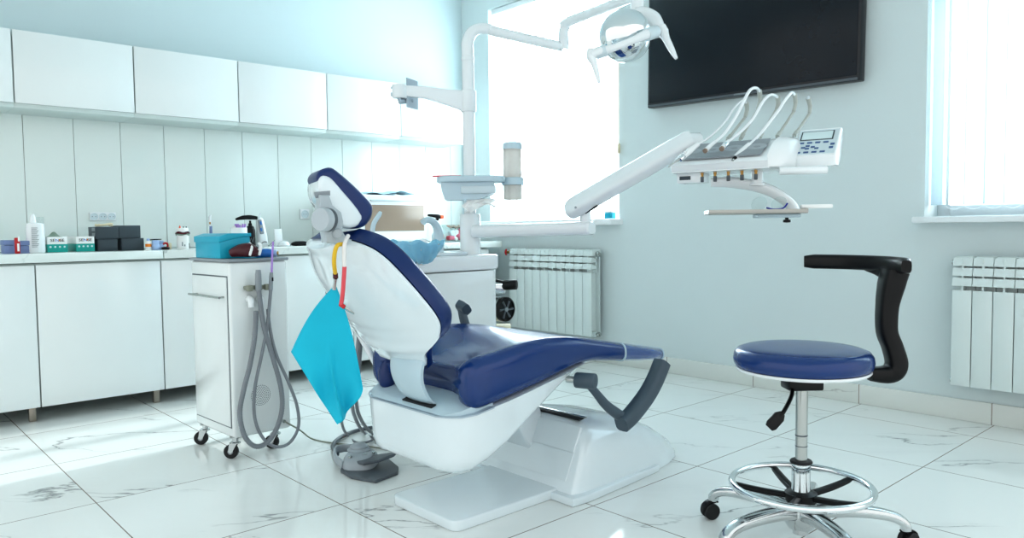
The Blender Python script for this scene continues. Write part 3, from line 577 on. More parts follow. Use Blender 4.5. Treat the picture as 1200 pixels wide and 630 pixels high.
# ================================================================== DENTAL CHAIR (head to -X, feet to +X)
YC = 1.97
chair = thing('dental_chair', 'navy and white reclined dental chair in the middle of the room', 'dental chair', (1.95, YC, 0))
def rrect(x0, x1, y0, y1, r, n=6):
    pts = []
    for cx, cy, a0 in ((x1-r,y1-r,0),(x0+r,y1-r,90),(x0+r,y0+r,180),(x1-r,y0+r,270)):
        for k in range(n+1): a = rad(a0+90*k/n); pts.append((cx+r*cos(a), cy+r*sin(a)))
    return pts
XY = lambda a,b,d: Vector((a,b,d))
XZ = lambda a,b,d: Vector((a,d,b))
obj('base_plate', MB().prism(rrect(1.385,2.05,1.795,2.15,.035), XY, .0, .034, .006), M['shell'], chair)
def superarch(x0, x1, w, h, yc, n=28, e=.42, zb=0.0):
    ring = []
    for k in range(n+1):
        a = pi*k/n; cy = math.copysign(abs(cos(a))**e, cos(a)); sz = abs(sin(a))**e
        ring.append(Vector((x0+(x1-x0)*sz, yc-w*cy*(1-.08*sz), zb+h*sz)))
    return ring
BC = 1.965
S = [(1.812,1.925,.236,.236,.44),(1.818,1.93,.243,.242,.44),(1.86,1.95,.252,.249,.46),(1.92,1.99,.254,.250,.48),(2.02,2.06,.252,.242,.50),(2.15,2.17,.246,.222,.54),(2.28,2.285,.235,.188,.57),(2.40,2.395,.212,.142,.62),(2.50,2.49,.175,.09,.7),(2.565,2.55,.125,.045,.8),(2.60,2.585,.07,.014,.9)]
obj('base_cover', MB().loft([superarch(a,b,w,h,BC+.0,28,e,.002) for a,b,w,h,e in S]), M['shell'], chair, sharp=50)
obj('base_flange', MB().prism([(1.797,BC-.272),(1.87,BC-.278),(2.1,BC-.262),(2.3,BC-.245),(2.3,BC+.245),(2.1,BC+.262),(1.87,BC+.278),(1.797,BC+.272)], XY, .0005, .028, .006), M['shell'], chair)
# the two sloping cover plates in the rear mouth of the base cover, and the lifting arm behind them
def ramp(s0, s1, off, y0, y1, name, m, th=.006):
    a = Vector((1.818,0,.0)); b = Vector((1.936,0,.243)); dr = (b-a); nrm = Vector((-dr.z,0,dr.x)).normalized()
    p = [a+dr*s0+nrm*off, a+dr*s1+nrm*off, a+dr*s1+nrm*(off+th), a+dr*s0+nrm*(off+th)]
    obj(name, MB().prism([(q.x,q.z) for q in p], XZ, y0, y1, .002, 1), m, chair)
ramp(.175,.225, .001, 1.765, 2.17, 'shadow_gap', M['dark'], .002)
ramp(.24,.60, .001, 1.765, 2.17, 'cover_plate', M['shell'], .008)
ramp(.605,.94, .001, 1.765, 2.17, 'cover_plate', M['shell'], .013)
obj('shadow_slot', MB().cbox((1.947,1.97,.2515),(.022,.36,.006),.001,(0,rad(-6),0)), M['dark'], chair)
obj('slot_trim', MB().cbox((1.966,1.97,.2545),(.014,.37,.006),.002), M['steel'], chair)
obj('lift_arm', MB().prism([(1.88,.11),(1.94,.225),(1.87,.44),(1.72,.41),(1.79,.25)], XZ, 1.97, 2.12, .012), M['shell'], chair)
# boat-shaped pan under the seat
def pan_ring(x, zb, zt, w, r=.055, lean=.93, n=7):
    ring = [Vector((x, YC-w, zt))]
    for k in range(n+1): a = pi+pi/2*k/n; ring.append(Vector((x, YC-w*lean+r+r*cos(a), zb+r+r*sin(a))))
    for k in range(n+1): a = 1.5*pi+pi/2*k/n; ring.append(Vector((x, YC+w*lean-r+r*cos(a), zb+r+r*sin(a))))
    ring.append(Vector((x, YC+w, zt))); return ring
PS = [(1.322,.225,.372,.17,.05),(1.335,.205,.373,.215,.055),(1.36,.196,.375,.250,.055),(1.40,.196,.381,.272,.055),(1.46,.215,.394,.279,.055),(1.53,.248,.405,.281,.055),(1.61,.300,.42,.281,.05),(1.69,.355,.435,.279,.035),(1.77,.408,.449,.275,.02),(1.84,.447,.462,.268,.007),(1.88,.463,.470,.262,.003)]
obj('seat_pan', MB().loft([pan_ring(*p) for p in PS]), M['shell'], chair, sharp=45)
lid = obj('pan_lid', MB().loft([[Vector((x, YC+w*s_, z)) for s_ in (-1,-.92,-.5,0,.5,.92,1)]+[Vector((x, YC+w*s_, z-.03)) for s_ in (1,-1)] for x,w,z in ((1.327,.165,.372),(1.335,.205,.380),(1.36,.236,.389),(1.40,.255,.402),(1.47,.26,.42))]), M['pale'], chair)
obj('lid_seam', MB().loft([[Vector((x-.002, YC+w*1.012, z)) , Vector((x-.002, YC+w*1.012, z-.004)), Vector((x-.002, YC-w*1.012, z-.004)), Vector((x-.002, YC-w*1.012, z))] for x,w,z in ((1.321,.172,.3735),(1.335,.214,.375),(1.36,.25,.377),(1.40,.271,.383),(1.46,.278,.395))]), M['chassis'], chair)
obj('strap_slot', MB().cbox((1.352,1.925,.3875),(.020,.155,.006),.001,(0,rad(-18),0)), M['dark'], lid)
# seat cushion running on into the leg rest
def seat_ring(x, zb, ze, zc, w, r, n=5):
    h = ze-zb; r = min(r, h*.48); ring = []
    for sy in (-1, 1):
        pass
    pr_ = [(-.93,1.0,0)]
    L = []
    # clockwise: near bottom corner -> far bottom -> far top -> near top
    def arc(cy, cz, a0, a1):
        for k in range(n+1): a = a0+(a1-a0)*k/n; L.append(Vector((x, YC+cy+r*cos(a), cz+r*sin(a))))
    arc(-w+r, zb+r, pi, 1.5*pi); 
    for k in range(1, 10): L.append(Vector((x, YC-(w-r)+2*(w-r)*k/10, zb)))
    arc(w-r, zb+r, 1.5*pi, 2*pi); arc(w-r, ze-r, 0, pi/2)
    m = 14; inner = w-r
    for k in range(1, m):
        s_ = 1-2*k/m; q = 1-(abs(s_))**2.4
        L.append(Vector((x, YC+s_*inner, ze+(zc-ze)*q)))
    arc(-w+r, ze-r, pi/2, pi)
    f = max(0.0, 1-(x-1.37)/.16)
    for v in L: v.x += .075*f*max(0.0, 1-(abs(v.y-YC)/.20)**4)
    return L
SS = [(1.376,.445,.485,.478,.235,.02),(1.380,.415,.515,.488,.262,.03),(1.395,.395,.535,.492,.276,.04),(1.42,.390,.546,.495,.283,.045),(1.50,.402,.556,.500,.286,.045),(1.60,.422,.570,.515,.286,.04),(1.68,.437,.574,.53,.284,.035),(1.76,.455,.570,.54,.280,.03),(1.84,.468,.560,.543,.275,.028),(1.92,.470,.545,.536,.268,.028),(2.0,.460,.529,.524,.260,.028),(2.10,.446,.508,.506,.250,.026)]
def dense(S, k):
    out = []; n = len(S)
    for i in range(n-1):
        p = [Vector(S[max(0,i-1)]), Vector(S[i]), Vector(S[i+1]), Vector(S[min(n-1,i+2)])] if False else [S[max(0,i-1)],S[i],S[i+1],S[min(n-1,i+2)]]
        for j in range(k):
            t_ = j/k; out.append(tuple(.5*((2*b)+(c-a)*t_+(2*a-5*b+4*c-d)*t_*t_+(3*b-a-3*c+d)*t_**3) for a,b,c,d in zip(*p)))
    out.append(S[-1]); return out
obj('seat_cushion', MB().loft([seat_ring(*q) for q in SS[:3]]+[seat_ring(*q) for q in dense(SS[2:],3)[1:]]), M['navy'], chair, sharp=60)
SL = [(2.106,.4445,.509,.507,.2515,.027),(2.20,.432,.489,.488,.240,.026),(2.30,.420,.468,.468,.225,.024),(2.385,.410,.451,.451,.205,.021),(2.395,.412,.449,.449,.20,.018)]
obj('foot_sleeve', MB().loft([seat_ring(*q) for q in SL]), M['sleeve'], chair, sharp=60)
obj('sleeve_welt', MB().loft([seat_ring(2.100,.443,.5115,.509,.2535,.027), seat_ring(2.106,.442,.5105,.508,.2535,.027)]), M['pale'], chair)
obj('sleeve_welt', MB().loft([seat_ring(2.388,.408,.4535,.4535,.206,.02), seat_ring(2.394,.408,.4525,.4525,.205,.02)]), M['pale'], chair)
obj('foot_end', MB().loft([seat_ring(2.395,.409,.451,.451,.198,.02), seat_ring(2.415,.409,.447,.447,.185,.019), seat_ring(2.430,.414,.440,.440,.165,.012)]), M['navy'], chair, sharp=60)
# backrest
BK = [(1.366,.520,.112),(1.360,.540,.122),(1.342,.578,.150),(1.334,.605,.19),(1.337,.641,.235),(1.328,.68,.262),(1.306,.715,.272),(1.266,.765,.268),(1.222,.823,.248),(1.189,.872,.215),(1.163,.903,.18),(1.140,.920,.14),(1.126,.928,.105)]
NX, NZ = .86, .51
def back_ring(x, z, w, n0, n1, k=.014, dome=0.0, m=10):
    """closed ring across the width: front face at n0, back at n1 (domed by dome)"""
    L = []
    for j in range(m+1):
        s_ = -1+2*j/m; L.append((s_*(w-k*(abs(s_)>.99)), n0-.02*(1-s_*s_)))
    L += [(w, n0-k)]; 
    for j in range(m+1):
        s_ = 1-2*j/m; L.append((s_*w, n1-dome*(1-abs(s_)**2.2)))
    L += [(-w, n0-k)]
    return [Vector((x+NX*b, YC+a, z+NZ*b)) for a, b in L]
BD = dense(BK, 4)
def th(z): return .032+.022*max(0.0, min(1.0, (z-.55)/.11))
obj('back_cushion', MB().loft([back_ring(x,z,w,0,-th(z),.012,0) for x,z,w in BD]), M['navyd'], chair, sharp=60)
def shell_ring(i, x, z, w, N):
    f = i/(N-1); dm = .006+.064*min(1, f*2.4)*(1-.45*f)
    return back_ring(x, z, w+.002, (-.014 if i >= N-2 else -th(z)+.002), -th(z)-.008, .003, dm)
SHB = BD[4:]; 
obj('back_shell', MB().loft([shell_ring(i,x-.004,z-.004,w,len(SHB)) for i,(x,z,w) in enumerate(SHB)]), M['shell'], chair, sharp=60)
# light band that joins backrest and pan
bp = [(1.322,.560),(1.304,.525),(1.299,.49),(1.306,.455),(1.328,.415),(1.355,.392)]
bpts, _ = spline([Vector((x,0,z)) for x,z in bp], [1]*6, 5)
def band_ring(q, i):
    w = .088-.018*i/len(bpts)
    return [Vector((q.x+dx, YC-.045+s_*w, q.z)) for s_, dx in ((-1,.014),(-1,.004),(-.8,-.002),(-.3,-.006),(.3,-.006),(.8,-.002),(1,.004),(1,.014))]
obj('back_support', MB().loft([band_ring(q,i) for i,q in enumerate(bpts)]), M['pale'], chair)
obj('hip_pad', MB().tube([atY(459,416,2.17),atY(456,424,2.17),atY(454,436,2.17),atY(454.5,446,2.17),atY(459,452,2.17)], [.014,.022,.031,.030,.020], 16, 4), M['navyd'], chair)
# headrest: outline pixels measured on the near side plane
YH = 1.865
def hp(px, py): v = atY(px, py, YH); return (v.x, v.z)
out = [(375,216),(371.5,208),(374,201),(380,197),(389,195.8),(398,201.5),(416,217),(434,235.5),(438,244),(435.5,256),(428,265),(417,268),(406,265.5),(398,256),(388,242),(379,228)]
inn = [(374,209),(378.5,205.5),(386,207.5),(392,213),(400,222.5),(413,237.5),(423.5,252.5),(422,259.5),(416,266),(402,266),(390,252),(376,234),(372.5,218)]
HA = Vector((cos(rad(72)), sin(rad(72)), 0))
HZ = lambda a,b,d: Vector((a,YH,b))+HA*d
def smooth2(P, k): q, _ = spline([Vector((a,b,0)) for a,b in P], [1]*len(P), k, True); return [(v.x,v.y) for v in q]
O2 = smooth2([hp(*p) for p in out], 3); I2 = smooth2([hp(*p) for p in inn], 2)
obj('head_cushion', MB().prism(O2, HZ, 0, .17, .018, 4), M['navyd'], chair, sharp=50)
obj('head_shell', MB().prism(I2, HZ, -.010, .178, .010, 3), M['shell'], chair, sharp=50)
obj('head_joint', MB().prism([hp(*q) for q in ((372,229),(383,229),(387,241),(397,249),(399.5,260),(398,270),(405,281),(399,287),(379,284),(376.5,271),(371,258))], HZ, -.036, .03, .006), M['knob'], chair)
obj('joint_recess', MB().prism([hp(*q) for q in ((367,225),(386,223.5),(386,229),(382,231),(369,232))], HZ, -.0115, .0, .001), M['gm'], chair)
ax = Vector((-.93,-.36,.03)).normalized(); c0 = atY(375,257,YH-.052)
obj('head_knob', MB().lathe([(.029,-.024),(.031,-.023),(.031,-.003),(.0295,0),(0,.001)], c0, 30, ax), M['knob'], chair)
obj('knob_shadow', MB().lathe([(.0318,-.034),(.0318,-.025),(.026,-.024)], c0, 30, ax), M['dgrey'], chair)
c1 = atY(395.5,273.5,YH-.036)
obj('lock_button', MB().lathe([(.0145,-.02),(.0145,.006),(.012,.009),(.012,.007),(0,.007)], c1, 22, Vector((-.45,-.89,0))), M['knob'], chair)
# near armrest, swung down beside the leg rest
k0 = atY(687,446,1.655)
ar = obj('armrest', MB().tube([atY(728,497,1.625), atY(740,486,1.625), atY(757,464,1.625), atY(768,444,1.625), atY(776,424,1.625)], [1,1,1,1,1], 16, 5, sq=(.027,.027,(0,1,0))), M['armg'], chair)
obj('armrest_arm', MB().tube([atY(690,450,1.655), atY(700,462,1.65), atY(712,476,1.645), atY(731,490,1.635)], [.013,.014,.017,.020], 14, 5), M['armg'], ar)
obj('armrest_pivot', MB().cyl(k0+Vector((-.012,.035,0)), k0+Vector((.012,-.030,0)), .026, 24, .004), M['armg'], ar)
obj('pivot_bolt', MB().cyl(k0+Vector((-.025,.065,0)), k0+Vector((-.012,.035,0)), .011, 14), M['steel'], ar)
# far armrest seen past the backrest
ar = obj('armrest', MB().tube([atY(538,358,2.30),atY(543,360,2.28),atY(547,363,2.26)], [1,1,1], 14, 3, sq=(.026,.018,(0,1,0))), M['armg'], chair)
obj('armrest_arm', MB().tube([atY(541,362,2.29),atY(543,372,2.28),atY(547,386,2.27),atY(551,400,2.26)], [.016,.017,.018,.018], 12, 4), M['armg'], ar)
obj('side_tube', MB().tube([atD(398,352,2.60), atD(412,376,2.60), atD(430,407,2.60), atD(447,438,2.60)], .0115, 12, 3), M['white'], chair)

# bib and its chain
BD_ = 2.06
bib = [(393,334),(409,352),(414,372),(418,398),(424,452),(413,466),(402,474),(401,484),(396,496),(389,485),(382,470),(366,450),(353,432),(341,413),(345,402),(357,385),(375,361)]
def bibpt(u, v):
    # corners: top, right, bottom, left of a hanging square
    A, B_, D_, E_ = Vector((393,333)), Vector((419,412)), Vector((395,497)), Vector((341,412))
    # four edges as curves
    top_r = lambda s: A.lerp(Vector((425,455)), s)+Vector((2.0*sin(pi*s),-8*sin(pi*s)))
    left = lambda s: A.lerp(E_, s)+Vector((-3*sin(pi*s),-5*sin(pi*s)))
    bot = lambda s: E_.lerp(D_, s)+Vector((2*sin(pi*s), 4*sin(pi*s)))
    rt = lambda s: Vector((425,455)).lerp(D_, s)+Vector((2.5*sin(3*pi*s), 5*sin(pi*s)))
    # coons patch: u along A->E, v along A->right corner
    P = left(u)*(1-v)+rt(u)*v + top_r(v)*(1-u)+bot(v)*u - (A*(1-u)*(1-v)+E_*u*(1-v)+Vector((425,455))*v*(1-u)+D_*u*v)
    d = u+v; cross_ = v-u
    dep = BD_ + .028*sin(2.2*cross_+.4)*min(1,d) - .026*max(0,d-1.05)*cos(9*cross_-.6) + .006*sin(7*u+2*v) - .022*math.exp(-((cross_*1.4-.05-.25*(d-1.2))/.10)**2)*max(0,min(1,(d-.75)*2.2))
    return atD(P.x, P.y, dep)
t = thing('dental_bib', 'cyan cloth bib hanging by one corner behind the headrest', 'bib', atD(395,497,BD_))
obj('cloth', MB().grid(bibpt, 26, 26, .0012), M['cyan'], t, sharp=0)
ch = thing('bib_chain', 'yellow and red bib holder cord with metal clips on the backrest', 'bib holder', atD(395,300,2.03))
obj('cord', MB().tube([atD(404,286,2.02), atD(396,287,2.00), atD(392.5,295,2.0), atD(391.5,308,2.01), atD(393,321,2.035)], .0058, 10, 5), M['yellow'], ch)
obj('cord', MB().tube([atD(408,276,2.03), atD(404,286,2.0), atD(403.5,298,2.0), atD(403.8,312,2.005)], .0058, 10, 5), M['clear'], ch)
obj('cord', MB().tube([atD(403.8,311,2.005), atD(403,325,2.01), atD(401.5,345,2.02), atD(399.5,357,2.03)], .0058, 10, 5), M['pinkred'], ch)
obj('clip_cap', MB().tube([atD(393,320,2.035), atD(393.3,326,2.036)], .007, 10), M['maroon'], ch)
obj('clip', MB().tube([atD(393.3,326,2.036), atD(392.5,332,2.045), atD(391.5,339,2.048)], [.005,.004,.006], 8), M['steel'], ch)
obj('clip_cap', MB().tube([atD(398.5,356,2.03), atD(404,360,2.03)], .006, 10), M['red'], ch)
obj('clip', MB().tube([atD(404,360,2.03), atD(409,363,2.035), atD(415,367.5,2.045)], [.004,.005,.002], 8), M['steel'], ch)

# hoses and foot control on the floor
def gh(label, pts, r, m='grey'):
    return tag(obj('hose', MB().tube(pts, r, 9, 6), M[m], None, 0), label, 'hose', 'grey hoses behind the chair')
gh('grey hose dropping behind the bib to the chair foot, inner one', [atD(382,296,2.62), atD(382.5,330,2.62), atD(388,400,2.6), atD(399,488,2.62), atZ(407,509,.012), atZ(420,519,.01), atZ(436,516,.01)], .0055)
gh('grey hose curving from the white tube to the floor beside the pan', [atD(421,384,2.60), atD(417,430,2.60), atD(412.8,470,2.63), atD(417,491,2.72), atZ(427,507,.01), atZ(442,515,.01), atZ(458,519,.012), atZ(480,517,.012)], .0065)
gh('thicker grey hose next to the pan running parallel to its neighbour', [atD(424,384,2.62), atD(421,430,2.62), atD(417.5,470,2.65), atD(424,493,2.76), atZ(436,507,.012), atZ(450,513,.012), atZ(468,515,.012), atZ(486,512,.012)], .0065)
ped = thing('foot_control', 'grey dental foot control with worn tread plate beside the chair', 'foot pedal', atZ(425,552))
obj('base_plate', MB().prism([(q.x,q.y) for q in [atZ(*p) for p in ((399,554),(412,561.5),(440,566.5),(466,556.5),(467,550),(455,540),(425,533),(403,540))]], XY, .001, .013, .003), M['dgrey'], ped)
c = atZ(423,547); rr = Vector((RT.x,RT.y,0)).normalized(); ff = Vector((FW.x,FW.y,0)).normalized()
def pr_(r, f, z): return c + rr*r + ff*f + Vector((0,0,z))
def oval(z, a, b, r0=0, f0=0, n=28, e=.7): return [pr_(r0+a*math.copysign(abs(cos(2*pi*k/n))**e, cos(2*pi*k/n)), f0+b*math.copysign(abs(sin(2*pi*k/n))**e, sin(2*pi*k/n)), z) for k in range(n)]
obj('housing', MB().loft([oval(.0132,.066,.085), oval(.03,.065,.083), oval(.045,.060,.076,-.001,.004), oval(.056,.048,.06,-.004,.010), oval(.060,.034,.044,-.006,.014)]), M['groove'], ped)
obj('button', MB().lathe([(.044,.0),(.046,.006),(.040,.012),(.036,.013),(.036,.02),(.026,.028),(0,.030)], pr_(-.012,.03,.056), 28), M['groove'], ped)
for r, f in ((-.03,-.052),(.052,.0),(.022,-.02)): obj('screw', MB().lathe([(.008,0),(.008,.006),(0,.009)], pr_(r,f,.054), 12), M['steel'], ped)
obj('tread', MB().prism([(-.02,-.055),(.03,-.10),(.085,-.085),(.135,-.03),(.14,.0),(.06,-.005),(.0,-.02)], lambda a,b,d: pr_(a,b,d+a*.10), .034, .046, .004), M['dgrey'], ped)
obj('guard_loop', MB().tube([pr_(-.058,-.05,.025), pr_(-.095,-.005,.035), pr_(-.115,.06,.045), pr_(-.10,.10,.045), pr_(-.06,.11,.045), pr_(-.03,.095,.045)], [1]*6, 10, 5, sq=(.006,.016,(1,0,0))), M['groove'], ped)
obj('pedal_cable', MB().tube([pr_(-.11,.075,.03), atZ(390,522,.012), atZ(398,513,.012), atZ(414,505.5,.012), atZ(434,501,.012), atZ(458,500.5,.012), atZ(485,503,.012)], .009, 10, 6), M['dgrey'], ped, 0)
# ================================================================== SPITTOON UNIT WITH POLE
PX, PY = 2.218, 2.725
un = thing('spittoon_unit', 'white spittoon cabinet with tall pole behind the dental chair', 'dental unit', (2.0, 2.73, 0))
CX0, CX1, CY0, CY1 = 1.79, 2.285, 2.60, 2.89
obj('cabinet', MB().prism(rrect(CX0,CX1,CY0,CY1,.045), XY, .03, .735, .004), M['lac'], un)
obj('plinth', MB().prism(rrect(CX0+.02,CX1-.02,CY0+.02,CY1-.02,.04), XY, 0, .029), M['dgrey'], un)
obj('cap', MB().prism(rrect(CX0-.012,CX1+.012,CY0-.012,CY1+.012,.055), XY, .739, .806, .014, 4), M['white'], un)
bc = (1.735, 2.47)
obj('bowl_seat', MB().lathe([(.10,0),(.104,.004),(.102,.014),(.08,.018),(0,.018)], (2.05,2.70,.806), 30), M['sacrf'], un)
obj('bowl_arm', MB().tube([(1.86,2.62,.79),(1.82,2.55,.795),(1.785,2.485,.80)], .02, 12, 3), M['white'], un)
bw = obj('bowl', MB().lathe([(.03,.802),(.06,.814),(.085,.840),(.098,.864),(.094,.864),(.08,.844),(.05,.82),(0,.812)], (bc[0],bc[1],0), 30), M['sacrf'], un)
obj('bowl_foot', MB().lathe([(.045,.80),(.03,.815),(.028,.83)], (bc[0],bc[1],0), 20), M['white'], un)
obj('bowl_filter', MB().lathe([(0,0),(.018,.004),(.022,.018),(.014,.032),(0,.036)], (1.775,2.48,.850), 18), M['white'], un)
random.seed(3)
def bagpt(u, v):
    a = 2*pi*u; r = (.03+.082*v**.75)*(1+.03*sin(5*a+4*v)+.03*sin(13*a+7*v)+.02*sin(23*a-9*v)); z = .79+.083*v**1.6+.007*sin(3*a+2)*v+.005*sin(11*a+6*v)
    return Vector((bc[0]+r*cos(a), bc[1]+r*sin(a), z))
tag(obj('bowl_liner', MB().grid(bagpt, 64, 10, .0008), M['bag'], None, 0), 'crumpled blue plastic liner over the spittoon bowl', 'bowl liner')
obj('rinse_spout', MB().tube([(1.985,2.66,.80),(1.99,2.66,.87),(1.98,2.655,.925),(1.945,2.645,.957),(1.905,2.635,.962),(1.885,2.63,.952)], [.023,.0215,.019,.015,.012,.013], 14, 5), M['pale'], un)
obj('cup_spout', MB().tube([atY(436,274,2.66), atY(438,262,2.66), atY(444,252,2.66), atY(446,248,2.66)], [.010,.010,.010,.006], 10, 4), M['pale'], un)
obj('pole_sleeve', MB().lathe([(.047,.80),(.047,.985),(.044,.99),(.03,.99)], (PX,PY,0), 28), M['white'], un)
pole = obj('pole', MB().lathe([(.0275,.985),(.0275,1.685),(.0295,1.687),(.0295,1.70),(.028,1.703)], (PX,PY,0), 24), M['white'], un)
# shelf on the pole with cup dispenser and tissue box
def un_(px, py, D=3.5): return atD(px, py, D)
ZS = un_(552,212).z
sh = obj('pole_shelf', MB().prism([(p[0],p[1]) for p in rrect(-.145,.165,-.10,.09,.075,8)], lambda a,b,d: Vector((PX,PY,0))+rr*a+ff*(b-.02)+Vector((0,0,d)), ZS-.010, ZS+.018, .006), M['pale'], un)
obj('tissue_holder', MB().loft([[Vector((PX,PY,0))+rr*a+ff*b+Vector((0,0,z)) for a,b in ((x0,-.10),(x1,-.10),(x1,.06),(x0,.06))] for z,x0,x1 in ((ZS-.0105,-.125,.115),(ZS-.045,-.12,.12),(ZS-.06,-.115,.11),(ZS-.088,-.105,.045))]), M['pale'], sh)
obj('holder_lip', MB().cbox(Vector((PX,PY,0))+rr*.045+ff*(-.104)+Vector((0,0,ZS-.045)), (.155,.012,.034), .004, (0,0,YAW-pi/2)), M['palew'], sh)
obj('cup_ring', MB().lathe([(.048,-.017),(.050,-.015),(.050,.015),(.048,.017),(.042,.017),(.042,-.017)], Vector((PX,PY,0))+rr*.198+Vector((0,0,ZS-.004)), 28), M['pale'], sh)
tag(obj('cup_sleeve', MB().lathe([(.039,-.088),(.0415,-.086),(.0415,.142)], Vector((PX,PY,0))+rr*.198+Vector((0,0,ZS)), 28), M['creamp']), 'translucent cream cup tube in the ring beside the pole shelf', 'cup dispenser')
tag(obj('tube_cap', MB().lathe([(.044,.1425),(.044,.165),(.040,.172),(0,.182)], Vector((PX,PY,0))+rr*.198+Vector((0,0,ZS)), 28), M['pale']), 'pale blue cap on top of the cream cup tube', 'cap')
tag(obj('tissue', MB().grid(lambda u,v: Vector((PX,PY,0))+rr*(-.02+.13*u+.012*sin(9*v))+ff*(-.085+.016*sin(13*u)*(v+.3)-.02*v)+Vector((0,0,ZS-.085-.045*v*(1+.4*sin(5*u+1)))), 26, 8, .0008), M['paper'], None, 0), 'white paper tissue hanging out under the pole shelf', 'tissue')
tag(obj('mixing_stick', MB().tube([un_(507,206.3,3.42), un_(520,206.2,3.42), un_(540,206,3.42)], .0035, 8), M['pinkred']), 'thin pink and white stick jutting left over the pole shelf', 'stick')
# bracket arm for a monitor
za = un_(552,117).z
D0 = Vector((PX,PY,0)); tipA = atD(474,105,3.42); dirA = (Vector((tipA.x,tipA.y,0))-D0); LA = dirA.length; dirA.normalize(); sideA = Vector((-dirA.y,dirA.x,0))
am = obj('bracket_arm', MB().prism([(.02,.040),(.10,.043),(.20,.051),(LA,.052),(LA,.006),(.20,.0),(.10,-.026),(.02,-.052)], lambda a,b,d: D0+dirA*a+sideA*d+Vector((0,0,za+b)), -.017, .017, .004), M['white'], un)
obj('arm_collar', MB().lathe([(.033,-.054),(.036,-.050),(.036,.040),(.033,.043)], (PX,PY,za), 24), M['white'], am)
e0 = D0+dirA*(LA+.022)
obj('arm_head', MB().lathe([(.030,-.004),(.033,0),(.033,.052),(.030,.056)], e0+Vector((0,0,za)), 24), M['white'], am)
obj('arm_bolt', MB().cyl(e0+dirA*.028+Vector((0,0,za+.012)), e0+dirA*.040+Vector((0,0,za+.012)), .009, 10).cyl(e0+dirA*.028+Vector((0,0,za+.042)), e0+dirA*.038+Vector((0,0,za+.042)), .006, 10), M['palew'], am)
vp = D0+dirA*(LA-.05)+sideA*(-.0)+Vector((0,0,za))
vc = atD(483,110,3.46); vr = math.atan2(dirA.y,dirA.x)+rad(52)
obj('mount_plate', MB().box((-.05,-.003,-.065),(.05,.003,.065),.001,1,Matrix.Translation(vc)@Matrix.Rotation(vr,4,'Z')), M['chassis'], am)
obj('plate_arm', MB().tube([e0+Vector((0,0,za-.004)), e0+Vector((0,0,za-.018)), vc+Vector((0,0,-.03))], [.012,.012,.010], 10), M['chassis'], am)

# ================================================================== OPERATING LIGHT (on the pole)
la = thing('operating_light', 'white jointed dental light with chrome reflector at the top', 'dental light', (PX,PY,1.70))
zt = un_(570,30).z
aend = un_(659,55,3.6); da = (Vector((aend.x,aend.y,0))-Vector((PX,PY,0))).normalized(); pt = Vector((PX,PY,0)); zb_ = un_(580,33.5,3.52).z
L1 = [pt+Vector((0,0,1.703)), pt+Vector((0,0,zb_-.10)), pt+Vector((0,0,zb_-.065)), pt+da*.016+Vector((0,0,zb_-.026)), pt+da*.048+Vector((0,0,zb_-.003)), pt+da*.095+Vector((0,0,zb_)), pt+da*.14+Vector((0,0,zb_-.012)), aend]
ar = obj('swivel_arm', MB().tube(L1[:2]+L1[2:], [.0275,.0275,.0275,.027,.025,.024,.0225,.022], 18, 5), M['white'], la, 0)
obj('joint', MB().tube([atD(660,58,3.6), atD(660.5,48,3.6), atD(660.5,36,3.6), atD(664,29,3.59)], [.024,.024,.022,.022], 16, 3), M['white'], la)
obj('balance_arm', MB().tube([atD(659,31,3.6), atD(668,25,3.56), atD(700,13,3.35), atD(735,-1,3.1), atD(748,-7,3.02)], [.021,.023,.022,.022,.020], 16, 3), M['white'], la)
obj('drop_post', MB().tube([atD(747,-12,3.02), atD(747,4,3.0), atD(747,18,3.0)], [.026,.026,.027], 18), M['white'], la)
lc = atD(733,42,2.92)
obj('lamp_yoke', MB().tube([atD(744,15,2.99), atD(755,17,2.98), atD(765,23,2.96), atD(770,32,2.93), atD(769,40,2.91)], [.022,.030,.032,.028,.020], 16, 5), M['white'], la, 0)
rf_axis = Vector((-.62,-.72,-.30)).normalized()
q = Vector((0,0,1)).rotation_difference(rf_axis).to_matrix().to_4x4()
rings = []
for i in range(9):
    th = pi*.5*i/8*1.0; 
    rings.append([(.099*cos(th) if i < 8 else .0005, .085*sin(th))])
prof = [(.088,-.050),(.097,-.03)]+[(.1*cos(pi/2*i/9), .075*sin(pi/2*i/9)) for i in range(9)]+[(.0008,.0752)]
obj('reflector', MB().lathe(prof, lc, 22, rf_axis), M['chrome'], la, 14)
obj('reflector_back', MB().lathe([(.0,-.075),(.05,-.07),(.088,-.051),(.086,-.05)], lc, 22, rf_axis), M['white'], la)
cb = [atD(694,64,2.80), atD(705,60,2.79), atD(722,55,2.785), atD(742,47,2.79), atD(758,40,2.82), atD(770,36,2.86)]
obj('cross_bar', MB().tube(cb, [.019,.018,.0135,.0135,.019,.020], 14, 5), M['white'], la, 0)
obj('bar_joint', MB().cyl(atD(698,63,2.80), atD(711,58.5,2.79), .0215, 18, .003), M['palew'], la)
obj('bar_joint', MB().cyl(atD(757,41,2.82), atD(769,37,2.855), .0235, 18, .003), M['palew'], la)
obj('handle', MB().tube([atD(692,57,2.80), atD(693,66,2.80), atD(696,74,2.79), atD(700,88,2.78), atD(702,97,2.775)], [.012,.019,.012,.0095,.005], 14, 4), M['white'], la, 0)
obj('handle', MB().tube([atD(775,29,2.87), atD(777,37,2.87), atD(781,46,2.85), atD(787,58,2.83), atD(792.5,68.5,2.81)], [.014,.021,.014,.012,.006], 14, 4), M['white'], la, 0)

